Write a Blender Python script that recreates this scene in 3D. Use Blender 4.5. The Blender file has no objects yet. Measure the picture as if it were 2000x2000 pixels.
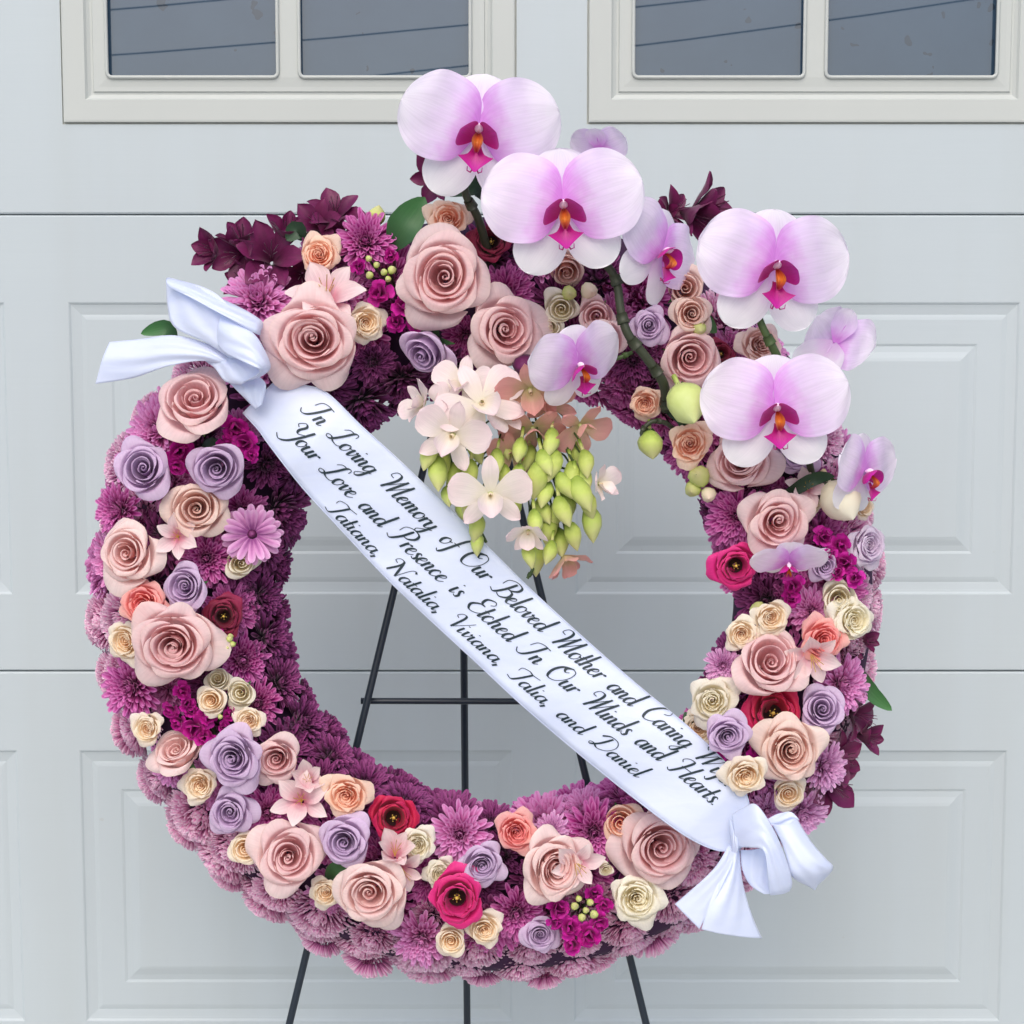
import bpy, math, random
from math import sin, cos, pi, radians as rad, sqrt
from mathutils import Vector, Matrix

# ------------------------------------------------------------------ camera, world, light
SC = bpy.context.scene
COL = SC.collection
PITCH = rad(5.4)
DIST = 1.6
cam_d = bpy.data.cameras.new('camera')
cam = bpy.data.objects.new('camera', cam_d); COL.objects.link(cam)
cam.location = (0, -DIST*cos(PITCH), DIST*sin(PITCH))
cam.rotation_euler = (pi/2-PITCH, 0, 0)
cam_d.sensor_width = 36; cam_d.lens = 36*DIST
cam_d.clip_start = 0.05; cam_d.clip_end = 600
SC.camera = cam

SUN_EL, SUN_AZ = rad(48), rad(186)        # azimuth clockwise from +Y: behind the camera
w = bpy.data.worlds.new('World'); SC.world = w; w.use_nodes = True
nt = w.node_tree; nt.nodes.clear()
sky = nt.nodes.new('ShaderNodeTexSky'); sky.sky_type = 'NISHITA'; sky.sun_disc = False
sky.sun_elevation = SUN_EL; sky.sun_rotation = SUN_AZ
sky.air_density = 1.0; sky.dust_density = 3.5; sky.ozone_density = 1.0
bg = nt.nodes.new('ShaderNodeBackground'); bg.inputs[1].default_value = 0.15
wo = nt.nodes.new('ShaderNodeOutputWorld')
nt.links.new(sky.outputs[0], bg.inputs[0]); nt.links.new(bg.outputs[0], wo.inputs[0])
sd = bpy.data.lights.new('sun', 'SUN'); sd.energy = 0.85; sd.angle = rad(58); sd.color = (1.0, 0.98, 0.955)
so = bpy.data.objects.new('sun', sd); COL.objects.link(so)
sdir = Vector((sin(SUN_AZ)*cos(SUN_EL), cos(SUN_AZ)*cos(SUN_EL), sin(SUN_EL)))
so.rotation_euler = (-sdir).to_track_quat('-Z', 'Y').to_euler()
so.location = sdir*5
SC.view_settings.view_transform = 'Standard'; SC.view_settings.look = 'None'
SC.view_settings.gamma = 1.0; SC.view_settings.exposure = 0.28
SC.cycles.max_bounces = 10; SC.cycles.diffuse_bounces = 8; SC.cycles.transparent_max_bounces = 6
SC.cycles.caustics_reflective = False; SC.cycles.caustics_refractive = False

# ------------------------------------------------------------------ picture -> place
LEAN = 0.10                                # the wreath leans back on its easel
CAMP = cam.location.copy()
CR, CU, CF = Vector((1, 0, 0)), Vector((0, sin(PITCH), cos(PITCH))), Vector((0, cos(PITCH), -sin(PITCH)))
def ray(px, py):
    return (CF*DIST + CR*((px-1000)/2000) + CU*((1000-py)/2000)).normalized()
def P(px, py, d):
    """point seen at photo pixel (px,py) lying d metres in front of the leaning wreath plane"""
    r = ray(px, py)                        # plane: y - LEAN*z + d = 0
    t = -(CAMP.y - LEAN*CAMP.z + d)/(r.y - LEAN*r.z)
    return CAMP + r*t
def PY(px, py, y):
    r = ray(px, py)
    return CAMP + r*((y-CAMP.y)/r.y)
def MS(p):
    """metres per photo pixel at point p"""
    return (p-CAMP).dot(CF)/(2000*DIST)

# ------------------------------------------------------------------ helpers
def s2l(c): return tuple(((x/255)/12.92 if x/255 <= 0.04045 else ((x/255+0.055)/1.055)**2.4) for x in c)
def smooth(a, b, x):
    x = min(1, max(0, (x-a)/(b-a))); return x*x*(3-2*x)
def interp(tab, x):
    if x <= tab[0][0]: return tab[0][1]
    for (a, fa), (b, fb) in zip(tab, tab[1:]):
        if x <= b:
            t = (x-a)/(b-a); return fa+(fb-fa)*t
    return tab[-1][1]
def catmull(pts, n):
    """n samples per span through pts (tuples of any length)"""
    out = []; m = len(pts); k = len(pts[0])
    for i in range(m-1):
        p0 = pts[max(0, i-1)]; p1 = pts[i]; p2 = pts[i+1]; p3 = pts[min(m-1, i+2)]
        for j in range(n):
            t = j/n
            out.append(tuple(0.5*((2*p1[q])+(-p0[q]+p2[q])*t+(2*p0[q]-5*p1[q]+4*p2[q]-p3[q])*t*t+(-p0[q]+3*p1[q]-3*p2[q]+p3[q])*t**3) for q in range(k)))
    out.append(tuple(pts[-1])); return out

class MB:
    """collects vertices, faces and a per-vertex 'pt' attribute, then becomes ONE mesh"""
    def __init__(s): s.v = []; s.f = []; s.c = []; s.m = []
    def grid(s, nu, nv, fn, col=None, closed=False, mi=0):
        b = len(s.v)
        for j in range(nv):
            for i in range(nu):
                u = i/(nu-1) if not closed else i/nu
                v = j/(nv-1)
                s.v.append(tuple(fn(u, v))); s.c.append(col(u, v) if col else (v, abs(2*u-1), 0))
        for j in range(nv-1):
            for i in range(nu if closed else nu-1):
                i2 = (i+1) % nu
                s.f.append((b+j*nu+i, b+j*nu+i2, b+(j+1)*nu+i2, b+(j+1)*nu+i)); s.m.append(mi)
        return s
    def tube(s, pts, r, sides=6, mi=0, cap=True):
        pts = [Vector(p) for p in pts]; n = len(pts)
        rr = r if callable(r) else (lambda t: r)
        up = Vector((0.13, 0.31, 0.94)).normalized(); b = len(s.v)
        for i, p in enumerate(pts):
            t = (pts[min(n-1, i+1)]-pts[max(0, i-1)]).normalized()
            a = t.cross(up); 
            if a.length < 1e-3: a = t.cross(Vector((1, 0, 0)))
            a.normalize(); c = t.cross(a)
            R = rr(i/(n-1))
            for k in range(sides):
                an = 2*pi*k/sides
                s.v.append(tuple(p+a*(R*cos(an))+c*(R*sin(an)))); s.c.append((i/(n-1), 0, 0))
        for i in range(n-1):
            for k in range(sides):
                k2 = (k+1) % sides
                s.f.append((b+i*sides+k, b+i*sides+k2, b+(i+1)*sides+k2, b+(i+1)*sides+k)); s.m.append(mi)
        if cap:
            s.f.append(tuple(b+k for k in range(sides))); s.m.append(mi)
            s.f.append(tuple(b+(n-1)*sides+k for k in range(sides-1, -1, -1))); s.m.append(mi)
        return s
    def box(s, x0, x1, y0, y1, z0, z1):
        b = len(s.v)
        for x in (x0, x1):
            for y in (y0, y1):
                for z in (z0, z1): s.v.append((x, y, z)); s.c.append((0, 0, 0))
        for f in ((0, 1, 3, 2), (4, 6, 7, 5), (0, 4, 5, 1), (2, 3, 7, 6), (0, 2, 6, 4), (1, 5, 7, 3)):
            s.f.append(tuple(b+i for i in f)); s.m.append(0)
        return s
    def xform(s, M, start=0):
        for i in range(start, len(s.v)): s.v[i] = tuple(M @ Vector(s.v[i]))
    def mesh(s, name, mats=(None,), smooth_=True):
        me = bpy.data.meshes.new(name); me.from_pydata(s.v, [], s.f)
        a = me.color_attributes.new('pt', 'FLOAT_COLOR', 'POINT')
        flat = []
        for c in s.c: flat += [c[0], c[1], c[2], 1.0]
        a.data.foreach_set('color', flat)
        if smooth_: me.polygons.foreach_set('use_smooth', [True]*len(s.f))
        me.polygons.foreach_set('material_index', s.m)
        for m in mats: me.materials.append(m)
        me.update(); return me

def link(name, me, parent=None, mat=None):
    o = bpy.data.objects.new(name, me); COL.objects.link(o)
    if parent is not None: o.parent = parent
    if mat is not None:
        o.material_slots[0].link = 'OBJECT'; o.material_slots[0].material = mat
    return o
def empty(name, label, cat, group=None, M=None):
    o = bpy.data.objects.new(name, None); COL.objects.link(o); o.empty_display_size = 0.01
    if M is not None: o.matrix_world = M
    o['label'] = label; o['category'] = cat
    if group: o['group'] = group
    return o
def tag(o, label, cat, group=None):
    o['label'] = label; o['category'] = cat
    if group: o['group'] = group
    return o
def frame(p, n, roll, scale):
    """matrix: local +Z looks along n, +Y is up in the picture, then rolled"""
    n = n.normalized(); up = Vector((0, 0, 1))
    if abs(n.z) > 0.95: up = Vector((0, 1, 0))
    y = (up - n*up.dot(n)).normalized(); x = y.cross(n)
    M = Matrix((x, y, n)).transposed().to_4x4()
    M = Matrix.Translation(p) @ M @ Matrix.Rotation(roll, 4, 'Z') @ Matrix.Scale(scale, 4)
    return M
def face(tx, tz): return Vector((tx, -1, tz)).normalized()

# ------------------------------------------------------------------ materials
def newmat(name):
    m = bpy.data.materials.new(name); m.use_nodes = True
    t = m.node_tree; t.nodes.clear()
    out = t.nodes.new('ShaderNodeOutputMaterial')
    return m, t, out
def N(t, typ, **kw):
    n = t.nodes.new(typ)
    for k, v in kw.items(): setattr(n, k, v)
    return n
def math_(t, op, a, b=None, clamp=False):
    n = t.nodes.new('ShaderNodeMath'); n.operation = op; n.use_clamp = clamp
    for i, x in enumerate((a, b)):
        if x is None: continue
        if isinstance(x, (int, float)): n.inputs[i].default_value = x
        else: t.links.new(x, n.inputs[i])
    return n.outputs[0]
def mixc(t, fac, a, b):
    n = t.nodes.new('ShaderNodeMix'); n.data_type = 'RGBA'
    for sock, x in ((n.inputs[0], fac), (n.inputs[6], a), (n.inputs[7], b)):
        if isinstance(x, (int, float)): sock.default_value = x
        elif isinstance(x, tuple): sock.default_value = (*x, 1)
        else: t.links.new(x, sock)
    return n.outputs[2]
def petal_mat(name, deep, mid, rim, transl=0.22, rough=0.55, wr=0.5, vein=0.05, sheen=0.15, edge=None, midp=0.5, ue=0.0):
    """pigment runs from deep (heart / claw) over mid to rim by the petal's own coordinates; pt = (v, |u|, rank)"""
    m, t, out = newmat(name)
    at = N(t, 'ShaderNodeAttribute'); at.attribute_name = 'pt'
    sep = N(t, 'ShaderNodeSeparateColor'); t.links.new(at.outputs['Color'], sep.inputs[0])
    v, u, rk = sep.outputs[0], sep.outputs[1], sep.outputs[2]
    oi = N(t, 'ShaderNodeObjectInfo')
    f = math_(t, 'ADD', math_(t, 'MULTIPLY', v, 1-wr), math_(t, 'MULTIPLY', rk, wr))
    tc = N(t, 'ShaderNodeTexCoord')
    nz = N(t, 'ShaderNodeTexNoise'); nz.inputs['Scale'].default_value = 5; nz.inputs['Detail'].default_value = 3
    t.links.new(tc.outputs['Object'], nz.inputs['Vector'])
    f = math_(t, 'ADD', f, math_(t, 'MULTIPLY', math_(t, 'SUBTRACT', nz.outputs[0], 0.5), 0.35))
    if ue: f = math_(t, 'ADD', f, math_(t, 'MULTIPLY', math_(t, 'SUBTRACT', u, 0.45), ue))
    cr = N(t, 'ShaderNodeValToRGB'); e = cr.color_ramp.elements
    e[0].position = 0.08; e[0].color = (*s2l(deep), 1); e[1].position = 0.95; e[1].color = (*s2l(rim), 1)
    k = e.new(midp); k.color = (*s2l(mid), 1)
    t.links.new(f, cr.inputs[0]); colr = cr.outputs[0]
    if edge:
        ef = math_(t, 'MULTIPLY', math_(t, 'POWER', v, 7.0), 0.75, True)
        colr = mixc(t, ef, colr, s2l(edge))
    # veins: fine lines running from claw to rim
    cb = N(t, 'ShaderNodeCombineXYZ'); t.links.new(math_(t, 'MULTIPLY', u, 22), cb.inputs[0]); t.links.new(math_(t, 'MULTIPLY', v, 2.2), cb.inputs[1]); t.links.new(oi.outputs['Random'], cb.inputs[2])
    vn = N(t, 'ShaderNodeTexNoise'); vn.inputs['Scale'].default_value = 1.0; vn.inputs['Detail'].default_value = 2
    t.links.new(cb.outputs[0], vn.inputs['Vector'])
    hsv = N(t, 'ShaderNodeHueSaturation'); t.links.new(colr, hsv.inputs['Color'])
    val = math_(t, 'ADD', 1-vein*0.5, math_(t, 'MULTIPLY', math_(t, 'SUBTRACT', vn.outputs[0], 0.5), vein*4))
    val = math_(t, 'ADD', val, math_(t, 'MULTIPLY', math_(t, 'SUBTRACT', oi.outputs['Random'], 0.5), 0.10))
    t.links.new(val, hsv.inputs['Value'])
    t.links.new(math_(t, 'ADD', 0.5, math_(t, 'MULTIPLY', math_(t, 'SUBTRACT', oi.outputs['Random'], 0.5), 0.01)), hsv.inputs['Hue'])
    colr = hsv.outputs[0]
    b = N(t, 'ShaderNodeBsdfPrincipled'); t.links.new(colr, b.inputs['Base Color'])
    b.inputs['Roughness'].default_value = rough; b.inputs['Sheen Weight'].default_value = sheen
    b.inputs['Sheen Roughness'].default_value = 0.5; b.inputs['Specular IOR Level'].default_value = 0.35
    bp = N(t, 'ShaderNodeBump'); bp.inputs['Strength'].default_value = 0.25; bp.inputs['Distance'].default_value = 0.0006
    n4 = N(t, 'ShaderNodeTexNoise'); n4.inputs['Scale'].default_value = 3.2; n4.inputs['Detail'].default_value = 3; t.links.new(tc.outputs['Object'], n4.inputs['Vector'])
    t.links.new(math_(t, 'ADD', vn.outputs[0], math_(t, 'MULTIPLY', n4.outputs[0], 3.0)), bp.inputs['Height']); t.links.new(bp.outputs[0], b.inputs['Normal'])
    tr = N(t, 'ShaderNodeBsdfTranslucent'); t.links.new(colr, tr.inputs[0])
    mx = N(t, 'ShaderNodeMixShader'); mx.inputs[0].default_value = transl
    t.links.new(b.outputs[0], mx.inputs[1]); t.links.new(tr.outputs[0], mx.inputs[2]); t.links.new(mx.outputs[0], out.inputs[0])
    return m
def plain_mat(name, col, rough=0.5, noise=0.08, scale=30, bump=0.0, spec=0.4, metal=0.0, transl=0.0, sheen=0.0):
    m, t, out = newmat(name)
    tc = N(t, 'ShaderNodeTexCoord'); nz = N(t, 'ShaderNodeTexNoise'); nz.inputs['Scale'].default_value = scale; nz.inputs['Detail'].default_value = 5
    t.links.new(tc.outputs['Object'], nz.inputs['Vector'])
    c = s2l(col); c2 = tuple(x*(1-noise*2) for x in c); c1 = tuple(min(1, x*(1+noise)) for x in c)
    colr = mixc(t, nz.outputs[0], c2, c1)
    b = N(t, 'ShaderNodeBsdfPrincipled'); t.links.new(colr, b.inputs['Base Color'])
    b.inputs['Roughness'].default_value = rough; b.inputs['Specular IOR Level'].default_value = spec; b.inputs['Metallic'].default_value = metal
    b.inputs['Sheen Weight'].default_value = sheen
    if bump:
        bp = N(t, 'ShaderNodeBump'); bp.inputs['Strength'].default_value = bump; bp.inputs['Distance'].default_value = 0.001
        t.links.new(nz.outputs[0], bp.inputs['Height']); t.links.new(bp.outputs[0], b.inputs['Normal'])
    if transl:
        tr = N(t, 'ShaderNodeBsdfTranslucent'); t.links.new(colr, tr.inputs[0])
        mx = N(t, 'ShaderNodeMixShader'); mx.inputs[0].default_value = transl
        t.links.new(b.outputs[0], mx.inputs[1]); t.links.new(tr.outputs[0], mx.inputs[2]); t.links.new(mx.outputs[0], out.inputs[0])
    else: t.links.new(b.outputs[0], out.inputs[0])
    return m

M = {}
#                         heart            middle           rim
M['pink']   = petal_mat('rose_dusty_pink', (218,142,150), (244,204,205), (252,232,231), edge=(250,226,216), transl=0.40)
M['blush']  = petal_mat('rose_blush', (226,154,150), (248,214,210), (253,235,231), edge=(252,232,220), transl=0.34)
M['tan']    = petal_mat('rose_tan_cream', (212,142,126), (243,208,196), (251,233,223), edge=(248,228,208), transl=0.34)
M['lilac']  = petal_mat('rose_lilac', (158,116,172), (210,180,214), (231,210,235), edge=(228,202,238), transl=0.34)
M['palelilac'] = petal_mat('rose_pale_lilac', (206,176,204), (232,214,234), (242,230,244), transl=0.34)
M['coral']  = petal_mat('rose_coral', (232,84,92), (248,146,142), (253,200,192), edge=(252,200,190), transl=0.34)
M['peach']  = petal_mat('rose_peach', (248,176,140), (254,208,180), (255,230,210), edge=(254,226,204), transl=0.34)
M['cream']  = petal_mat('rose_cream', (246,202,142), (253,236,206), (255,247,232), edge=(255,246,230), transl=0.34)
M['ivory']  = petal_mat('rose_ivory', (236,220,176), (248,242,218), (253,249,236), transl=0.34)
M['green']  = petal_mat('orchid_bud_green', (172,190,90), (214,226,140), (232,238,180), vein=0.04)
M['crimson']= petal_mat('lisianthus_crimson', (70,0,20), (176,8,60), (214,20,84), rough=0.5, edge=(226,60,120))
M['magenta']= petal_mat('lisianthus_magenta', (90,0,40), (206,24,110), (230,40,136), edge=(240,90,160))
M['wine']   = petal_mat('lisianthus_wine', (60,0,20), (120,16,50), (160,40,80))
M['stock']  = petal_mat('stock_magenta', (120,0,90), (186,14,140), (226,40,180), sheen=0.1)
M['mumpale']= petal_mat('mum_pale_pink', (170,76,138), (242,158,210), (255,228,244), wr=0.15, ue=0.45, vein=0.16)
M['mumpink']= petal_mat('mum_pink', (146,44,124), (216,112,182), (240,170,224), wr=0.15, ue=0.45, vein=0.12)
M['mummag'] = petal_mat('mum_magenta', (92,8,74), (184,44,142), (232,136,206), wr=0.15, ue=0.45, vein=0.16)
M['mumdark']= petal_mat('mum_dark_purple', (38,4,36), (98,16,78), (170,80,148), wr=0.15, ue=0.45, vein=0.2)
M['mumlight']= petal_mat('mum_light_orchid', (160,80,150), (222,150,206), (242,192,232), wr=0.15, ue=0.45, vein=0.1)
M['alsdark']= petal_mat('alstroemeria_dark', (84,8,58), (116,20,82), (150,46,114), rough=0.4, transl=0.1, vein=0.15)
M['alspink']= petal_mat('alstroemeria_pink', (236,150,180), (247,216,220), (253,238,234), transl=0.3, vein=0.1, wr=0.1)
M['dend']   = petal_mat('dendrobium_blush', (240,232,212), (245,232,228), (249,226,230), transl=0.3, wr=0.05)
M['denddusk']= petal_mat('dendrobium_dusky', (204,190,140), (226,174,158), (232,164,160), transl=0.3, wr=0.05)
M['bud']    = petal_mat('bud_green', (140,166,60), (200,216,110), (216,214,150), transl=0.15, wr=0.0, vein=0.08)
M['budcream'] = petal_mat('bud_cream', (190,200,110), (236,226,190), (246,224,200), transl=0.15, wr=0.0)
M['orchid'] = petal_mat('orchid_petal', (226,150,232), (240,218,250), (248,242,253), midp=0.40, transl=0.34, rough=0.42, wr=0.0, vein=0.055, sheen=0.1)
M['sepal']  = petal_mat('orchid_sepal', (240,210,246), (249,242,252), (253,252,255), transl=0.30, rough=0.42, wr=0.0, vein=0.03, sheen=0.1)
M['lip']    = petal_mat('orchid_lip_magenta', (176,20,110), (186,14,128), (206,30,164), rough=0.35, wr=0.0, vein=0.12)
M['callus'] = petal_mat('orchid_lip_orange', (196,60,20), (232,130,40), (190,20,70), rough=0.4, wr=0.0, vein=0.3)
M['column'] = plain_mat('orchid_column', (250,220,244), 0.4, 0.05)
M['leaf']   = petal_mat('leaf_green', (40,74,40), (56,104,56), (74,128,70), rough=0.35, transl=0.12, wr=0.0, vein=0.12)
M['leafdark'] = petal_mat('leaf_dark', (24,44,30), (34,62,40), (50,86,54), rough=0.35, transl=0.1, wr=0.0, vein=0.12)
M['stem']   = plain_mat('stem_green', (70,92,48), 0.45, 0.15, 60)
M['stemdark'] = plain_mat('stem_dark', (56,62,44), 0.45, 0.15, 60)
M['anther'] = plain_mat('anther_yellow', (222,190,90), 0.6)
M['foam']   = plain_mat('foam_dark_purple', (58,28,62), 0.8, 0.15, 40, 0.3)
M['steel']  = plain_mat('easel_black_steel', (30,42,54), 0.38, 0.1, 80, 0.05, 0.5)
M['ribbon'] = plain_mat('ribbon_satin_white', (232,240,255), 0.33, 0.015, 10, 0, 0.5, transl=0.18, sheen=0.3)
def satin():
    m, t, out = newmat('ribbon_satin'); tc = N(t, 'ShaderNodeTexCoord')
    n1 = N(t, 'ShaderNodeTexNoise'); n1.inputs['Scale'].default_value = 28; n1.inputs['Detail'].default_value = 4; n1.inputs['Distortion'].default_value = 0.6
    mp = N(t, 'ShaderNodeMapping'); mp.inputs['Scale'].default_value = (1, 1, 3.5); mp.inputs['Rotation'].default_value = (0, rad(44), 0)
    t.links.new(tc.outputs['Object'], mp.inputs[0]); t.links.new(mp.outputs[0], n1.inputs['Vector'])
    wv = N(t, 'ShaderNodeTexWave'); wv.inputs['Scale'].default_value = 900; wv.bands_direction = 'DIAGONAL'; t.links.new(tc.outputs['Object'], wv.inputs['Vector'])
    b = N(t, 'ShaderNodeBsdfPrincipled'); c = mixc(t, n1.outputs[0], s2l((226,235,255)), s2l((236,243,255))); t.links.new(c, b.inputs['Base Color'])
    b.inputs['Roughness'].default_value = 0.36; b.inputs['Sheen Weight'].default_value = 0.35; b.inputs['Anisotropic'].default_value = 0.6
    bp = N(t, 'ShaderNodeBump'); bp.inputs['Strength'].default_value = 0.35; bp.inputs['Distance'].default_value = 0.0012
    t.links.new(math_(t, 'ADD', n1.outputs[0], math_(t, 'MULTIPLY', wv.outputs[0], 0.02)), bp.inputs['Height']); t.links.new(bp.outputs[0], b.inputs['Normal'])
    tr = N(t, 'ShaderNodeBsdfTranslucent'); t.links.new(c, tr.inputs[0]); mx = N(t, 'ShaderNodeMixShader'); mx.inputs[0].default_value = 0.28
    t.links.new(b.outputs[0], mx.inputs[1]); t.links.new(tr.outputs[0], mx.inputs[2]); t.links.new(mx.outputs[0], out.inputs[0]); return m
M['ribbon'] = satin()
M['ink']    = plain_mat('ink_dark_green', (24,44,52), 0.5, 0.05)

# ================================================================== SETTING: driveway, garage door
DOOR_Y = 0.36
FLOOR_Z = -1.322
g = MB(); g.v = [(-150, DOOR_Y+0.02, FLOOR_Z), (150, DOOR_Y+0.02, FLOOR_Z), (150, -300, FLOOR_Z), (-150, -300, FLOOR_Z)]
g.f = [(0, 3, 2, 1)]; g.c = [(0, 0, 0)]*4; g.m = [0]
M['concrete'] = plain_mat('driveway_concrete', (184,184,180), 0.85, 0.06, 3, 0.3)
o = link('driveway', g.mesh('driveway', (M['concrete'],), False)); o['kind'] = 'structure'

def door_mat():
    m, t, out = newmat('door_paint')
    tc = N(t, 'ShaderNodeTexCoord')
    n1 = N(t, 'ShaderNodeTexNoise'); n1.inputs['Scale'].default_value = 2.3; n1.inputs['Detail'].default_value = 6
    t.links.new(tc.outputs['Object'], n1.inputs['Vector'])
    mp = N(t, 'ShaderNodeMapping'); mp.inputs['Scale'].default_value = (6, 1, 190)
    t.links.new(tc.outputs['Object'], mp.inputs[0])
    n2 = N(t, 'ShaderNodeTexNoise'); n2.inputs['Scale'].default_value = 1.0; n2.inputs['Detail'].default_value = 4
    t.links.new(mp.outputs[0], n2.inputs['Vector'])
    c = mixc(t, n1.outputs[0], s2l((183,193,197)), s2l((190,200,203)))
    # faint dirt specks
    n3 = N(t, 'ShaderNodeTexNoise'); n3.inputs['Scale'].default_value = 55; n3.inputs['Detail'].default_value = 3
    t.links.new(tc.outputs['Object'], n3.inputs['Vector'])
    sp = math_(t, 'MULTIPLY', math_(t, 'GREATER_THAN', n3.outputs[0], 0.76), 0.25)
    c = mixc(t, sp, c, s2l((170,168,160)))
    mp2 = N(t, 'ShaderNodeMapping'); mp2.inputs['Scale'].default_value = (14, 1, 0.8); t.links.new(tc.outputs['Object'], mp2.inputs[0])
    n5 = N(t, 'ShaderNodeTexNoise'); n5.inputs['Scale'].default_value = 1.0; n5.inputs['Detail'].default_value = 7; t.links.new(mp2.outputs[0], n5.inputs['Vector'])
    c = mixc(t, math_(t, 'MULTIPLY', math_(t, 'SUBTRACT', n5.outputs[0], 0.45, True), 0.5, True), c, s2l((170,174,168)))
    b = N(t, 'ShaderNodeBsdfPrincipled'); t.links.new(c, b.inputs['Base Color']); b.inputs['Roughness'].default_value = 0.45
    b.inputs['Specular IOR Level'].default_value = 0.4
    bp = N(t, 'ShaderNodeBump'); bp.inputs['Strength'].default_value = 0.12; bp.inputs['Distance'].default_value = 0.001
    t.links.new(n2.outputs[0], bp.inputs['Height']); t.links.new(bp.outputs[0], b.inputs['Normal'])
    t.links.new(b.outputs[0], out.inputs[0]); return m
M['door'] = door_mat()
M['doorframe'] = plain_mat('window_frame_paint', (190,195,191), 0.42, 0.03, 6)
def glass_mat():
    m, t, out = newmat('window_glass_dark')
    tc = N(t, 'ShaderNodeTexCoord'); n1 = N(t, 'ShaderNodeTexNoise'); n1.inputs['Scale'].default_value = 9; n1.inputs['Detail'].default_value = 8
    t.links.new(tc.outputs['Object'], n1.inputs['Vector'])
    n2 = N(t, 'ShaderNodeTexNoise'); n2.inputs['Scale'].default_value = 42; n2.inputs['Detail'].default_value = 2
    t.links.new(tc.outputs['Object'], n2.inputs['Vector'])
    sp = math_(t, 'MULTIPLY', math_(t, 'GREATER_THAN', n2.outputs[0], 0.70), 0.6)
    c = mixc(t, n1.outputs[0], s2l((40,60,80)), s2l((60,82,102)))
    c = mixc(t, sp, c, s2l((30,36,44)))
    b = N(t, 'ShaderNodeBsdfPrincipled'); t.links.new(c, b.inputs['Base Color'])
    b.inputs['Roughness'].default_value = 0.012; b.inputs['Specular IOR Level'].default_value = 0.9; b.inputs['IOR'].default_value = 1.6
    t.links.new(b.outputs[0], out.inputs[0]); return m
M['glass'] = glass_mat()

def wx(px, py): return PY(px, py, DOOR_Y).x
def wz(py): return PY(1000, py, DOOR_Y).z
door = empty('garage_door', 'closed off-white sectional garage door with raised panels and small windows behind the wreath', 'garage door')
door.location = (0, DOOR_Y, 0)
def nested(name, x0, x1, z0, z1, prof, mat, parent, close=True):
    """nested rectangles: prof = [(inset, depth)], depth>0 goes back into the door (local coordinates, y=0 face)"""
    b = MB()
    for (ins, dep) in prof:
        for (x, z) in ((x0+ins, z0+ins), (x1-ins, z0+ins), (x1-ins, z1-ins), (x0+ins, z1-ins)):
            b.v.append((x, dep, z)); b.c.append((0, 0, 0))
    for k in range(len(prof)-1):
        for i in range(4):
            j = (i+1) % 4; b.f.append((k*4+i, k*4+j, (k+1)*4+j, (k+1)*4+i)); b.m.append(0)
    if close:
        k = len(prof)-1; b.f.append((k*4, k*4+1, k*4+2, k*4+3)); b.m.append(0)
    me = b.mesh(name, (mat,), False)
    return link(name, me, parent)
def slab(name, x0, x1, z0, z1, holes, parent):
    """flat field with rectangular holes (same z-range), plus top and bottom lips"""
    b = MB(); 
    def q(xa, xb, za, zb): 
        k = len(b.v); b.v += [(xa, 0, za), (xb, 0, za), (xb, 0, zb), (xa, 0, zb)]; b.c += [(0, 0, 0)]*4; b.f.append((k, k+1, k+2, k+3)); b.m.append(0)
    r = 0.0022
    hz0, hz1 = holes[0][2], holes[0][3]
    q(x0, x1, z0+r, hz0); q(x0, x1, hz1, z1-r)
    xs = x0
    for h in holes: q(xs, h[0], hz0, hz1); xs = h[1]
    q(xs, x1, hz0, hz1)
    # rounded lips and returns into the joint
    for (za, zb, zc) in ((z0+r, z0+r*0.3, z0), (z1-r, z1-r*0.3, z1)):
        k = len(b.v); b.v += [(x0, 0, za), (x1, 0, za), (x1, 0.001, zb), (x0, 0.001, zb), (x1, 0.03, zc), (x0, 0.03, zc), (x1, 0.0035, zc), (x0, 0.0035, zc)]
        b.c += [(0, 0, 0)]*8; b.f += [(k, k+1, k+2, k+3), (k+3, k+2, k+6, k+7), (k+7, k+6, k+4, k+5)]; b.m += [0, 0, 0]
    return link(name, b.mesh(name, (M['door'],), False), parent)
J1, J2 = wz(419), wz(1311)
ZT, ZB = J1+(J1-J2), J2-(J1-J2)
GAP = 0.0005
XA, XB = -2.3, 2.3
XL0, XL1 = wx(147, 1160), wx(1002, 1160)
XR0, XR1 = wx(1123, 1160), wx(1977, 1160)
PW = XR1-XR0; PITCHX = XR0-XL0
cols = [(XL0-PITCHX*2, XL0-PITCHX*2+PW), (XL0-PITCHX, XL0-PITCHX+PW), (XL0, XL0+PW), (XR0, XR1), (XR0+PITCHX, XR0+PITCHX+PW)]
px2m = 1.0/2000*(DIST+DOOR_Y)/DIST
prof = [(0, 0), (2*px2m, 0.0004), (5*px2m, 0.0016), (10*px2m, 0.0022), (24*px2m, 0.0034), (29*px2m, 0.0028), (34*px2m, 0.0024), (80*px2m, 0.0024), (85*px2m, 0.0034), (96*px2m, 0.0026), (108*px2m, 0.0008), (114*px2m, 0.0002)]
prof = [(a, b*1.1) for a, b in prof]
pz1 = (wz(1161), wz(590)); pz2 = (wz(1995), wz(1465))
HS = J1-J2
for i, (za, zb, (h0, h1)) in enumerate(((J2+GAP, J1-GAP, pz1), (ZB+GAP, J2-GAP, pz2), (ZB-HS+GAP, ZB-GAP, (pz2[0]-HS, pz2[1]-HS)))):
    if i == 2: print('door bottom', za)
    sec = slab('door_section', XA, XB, za, zb, [(c[0], c[1], h0, h1) for c in cols], door)
    for c in cols: nested('raised_panel', c[0], c[1], h0, h1, prof, M['door'], sec)
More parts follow.
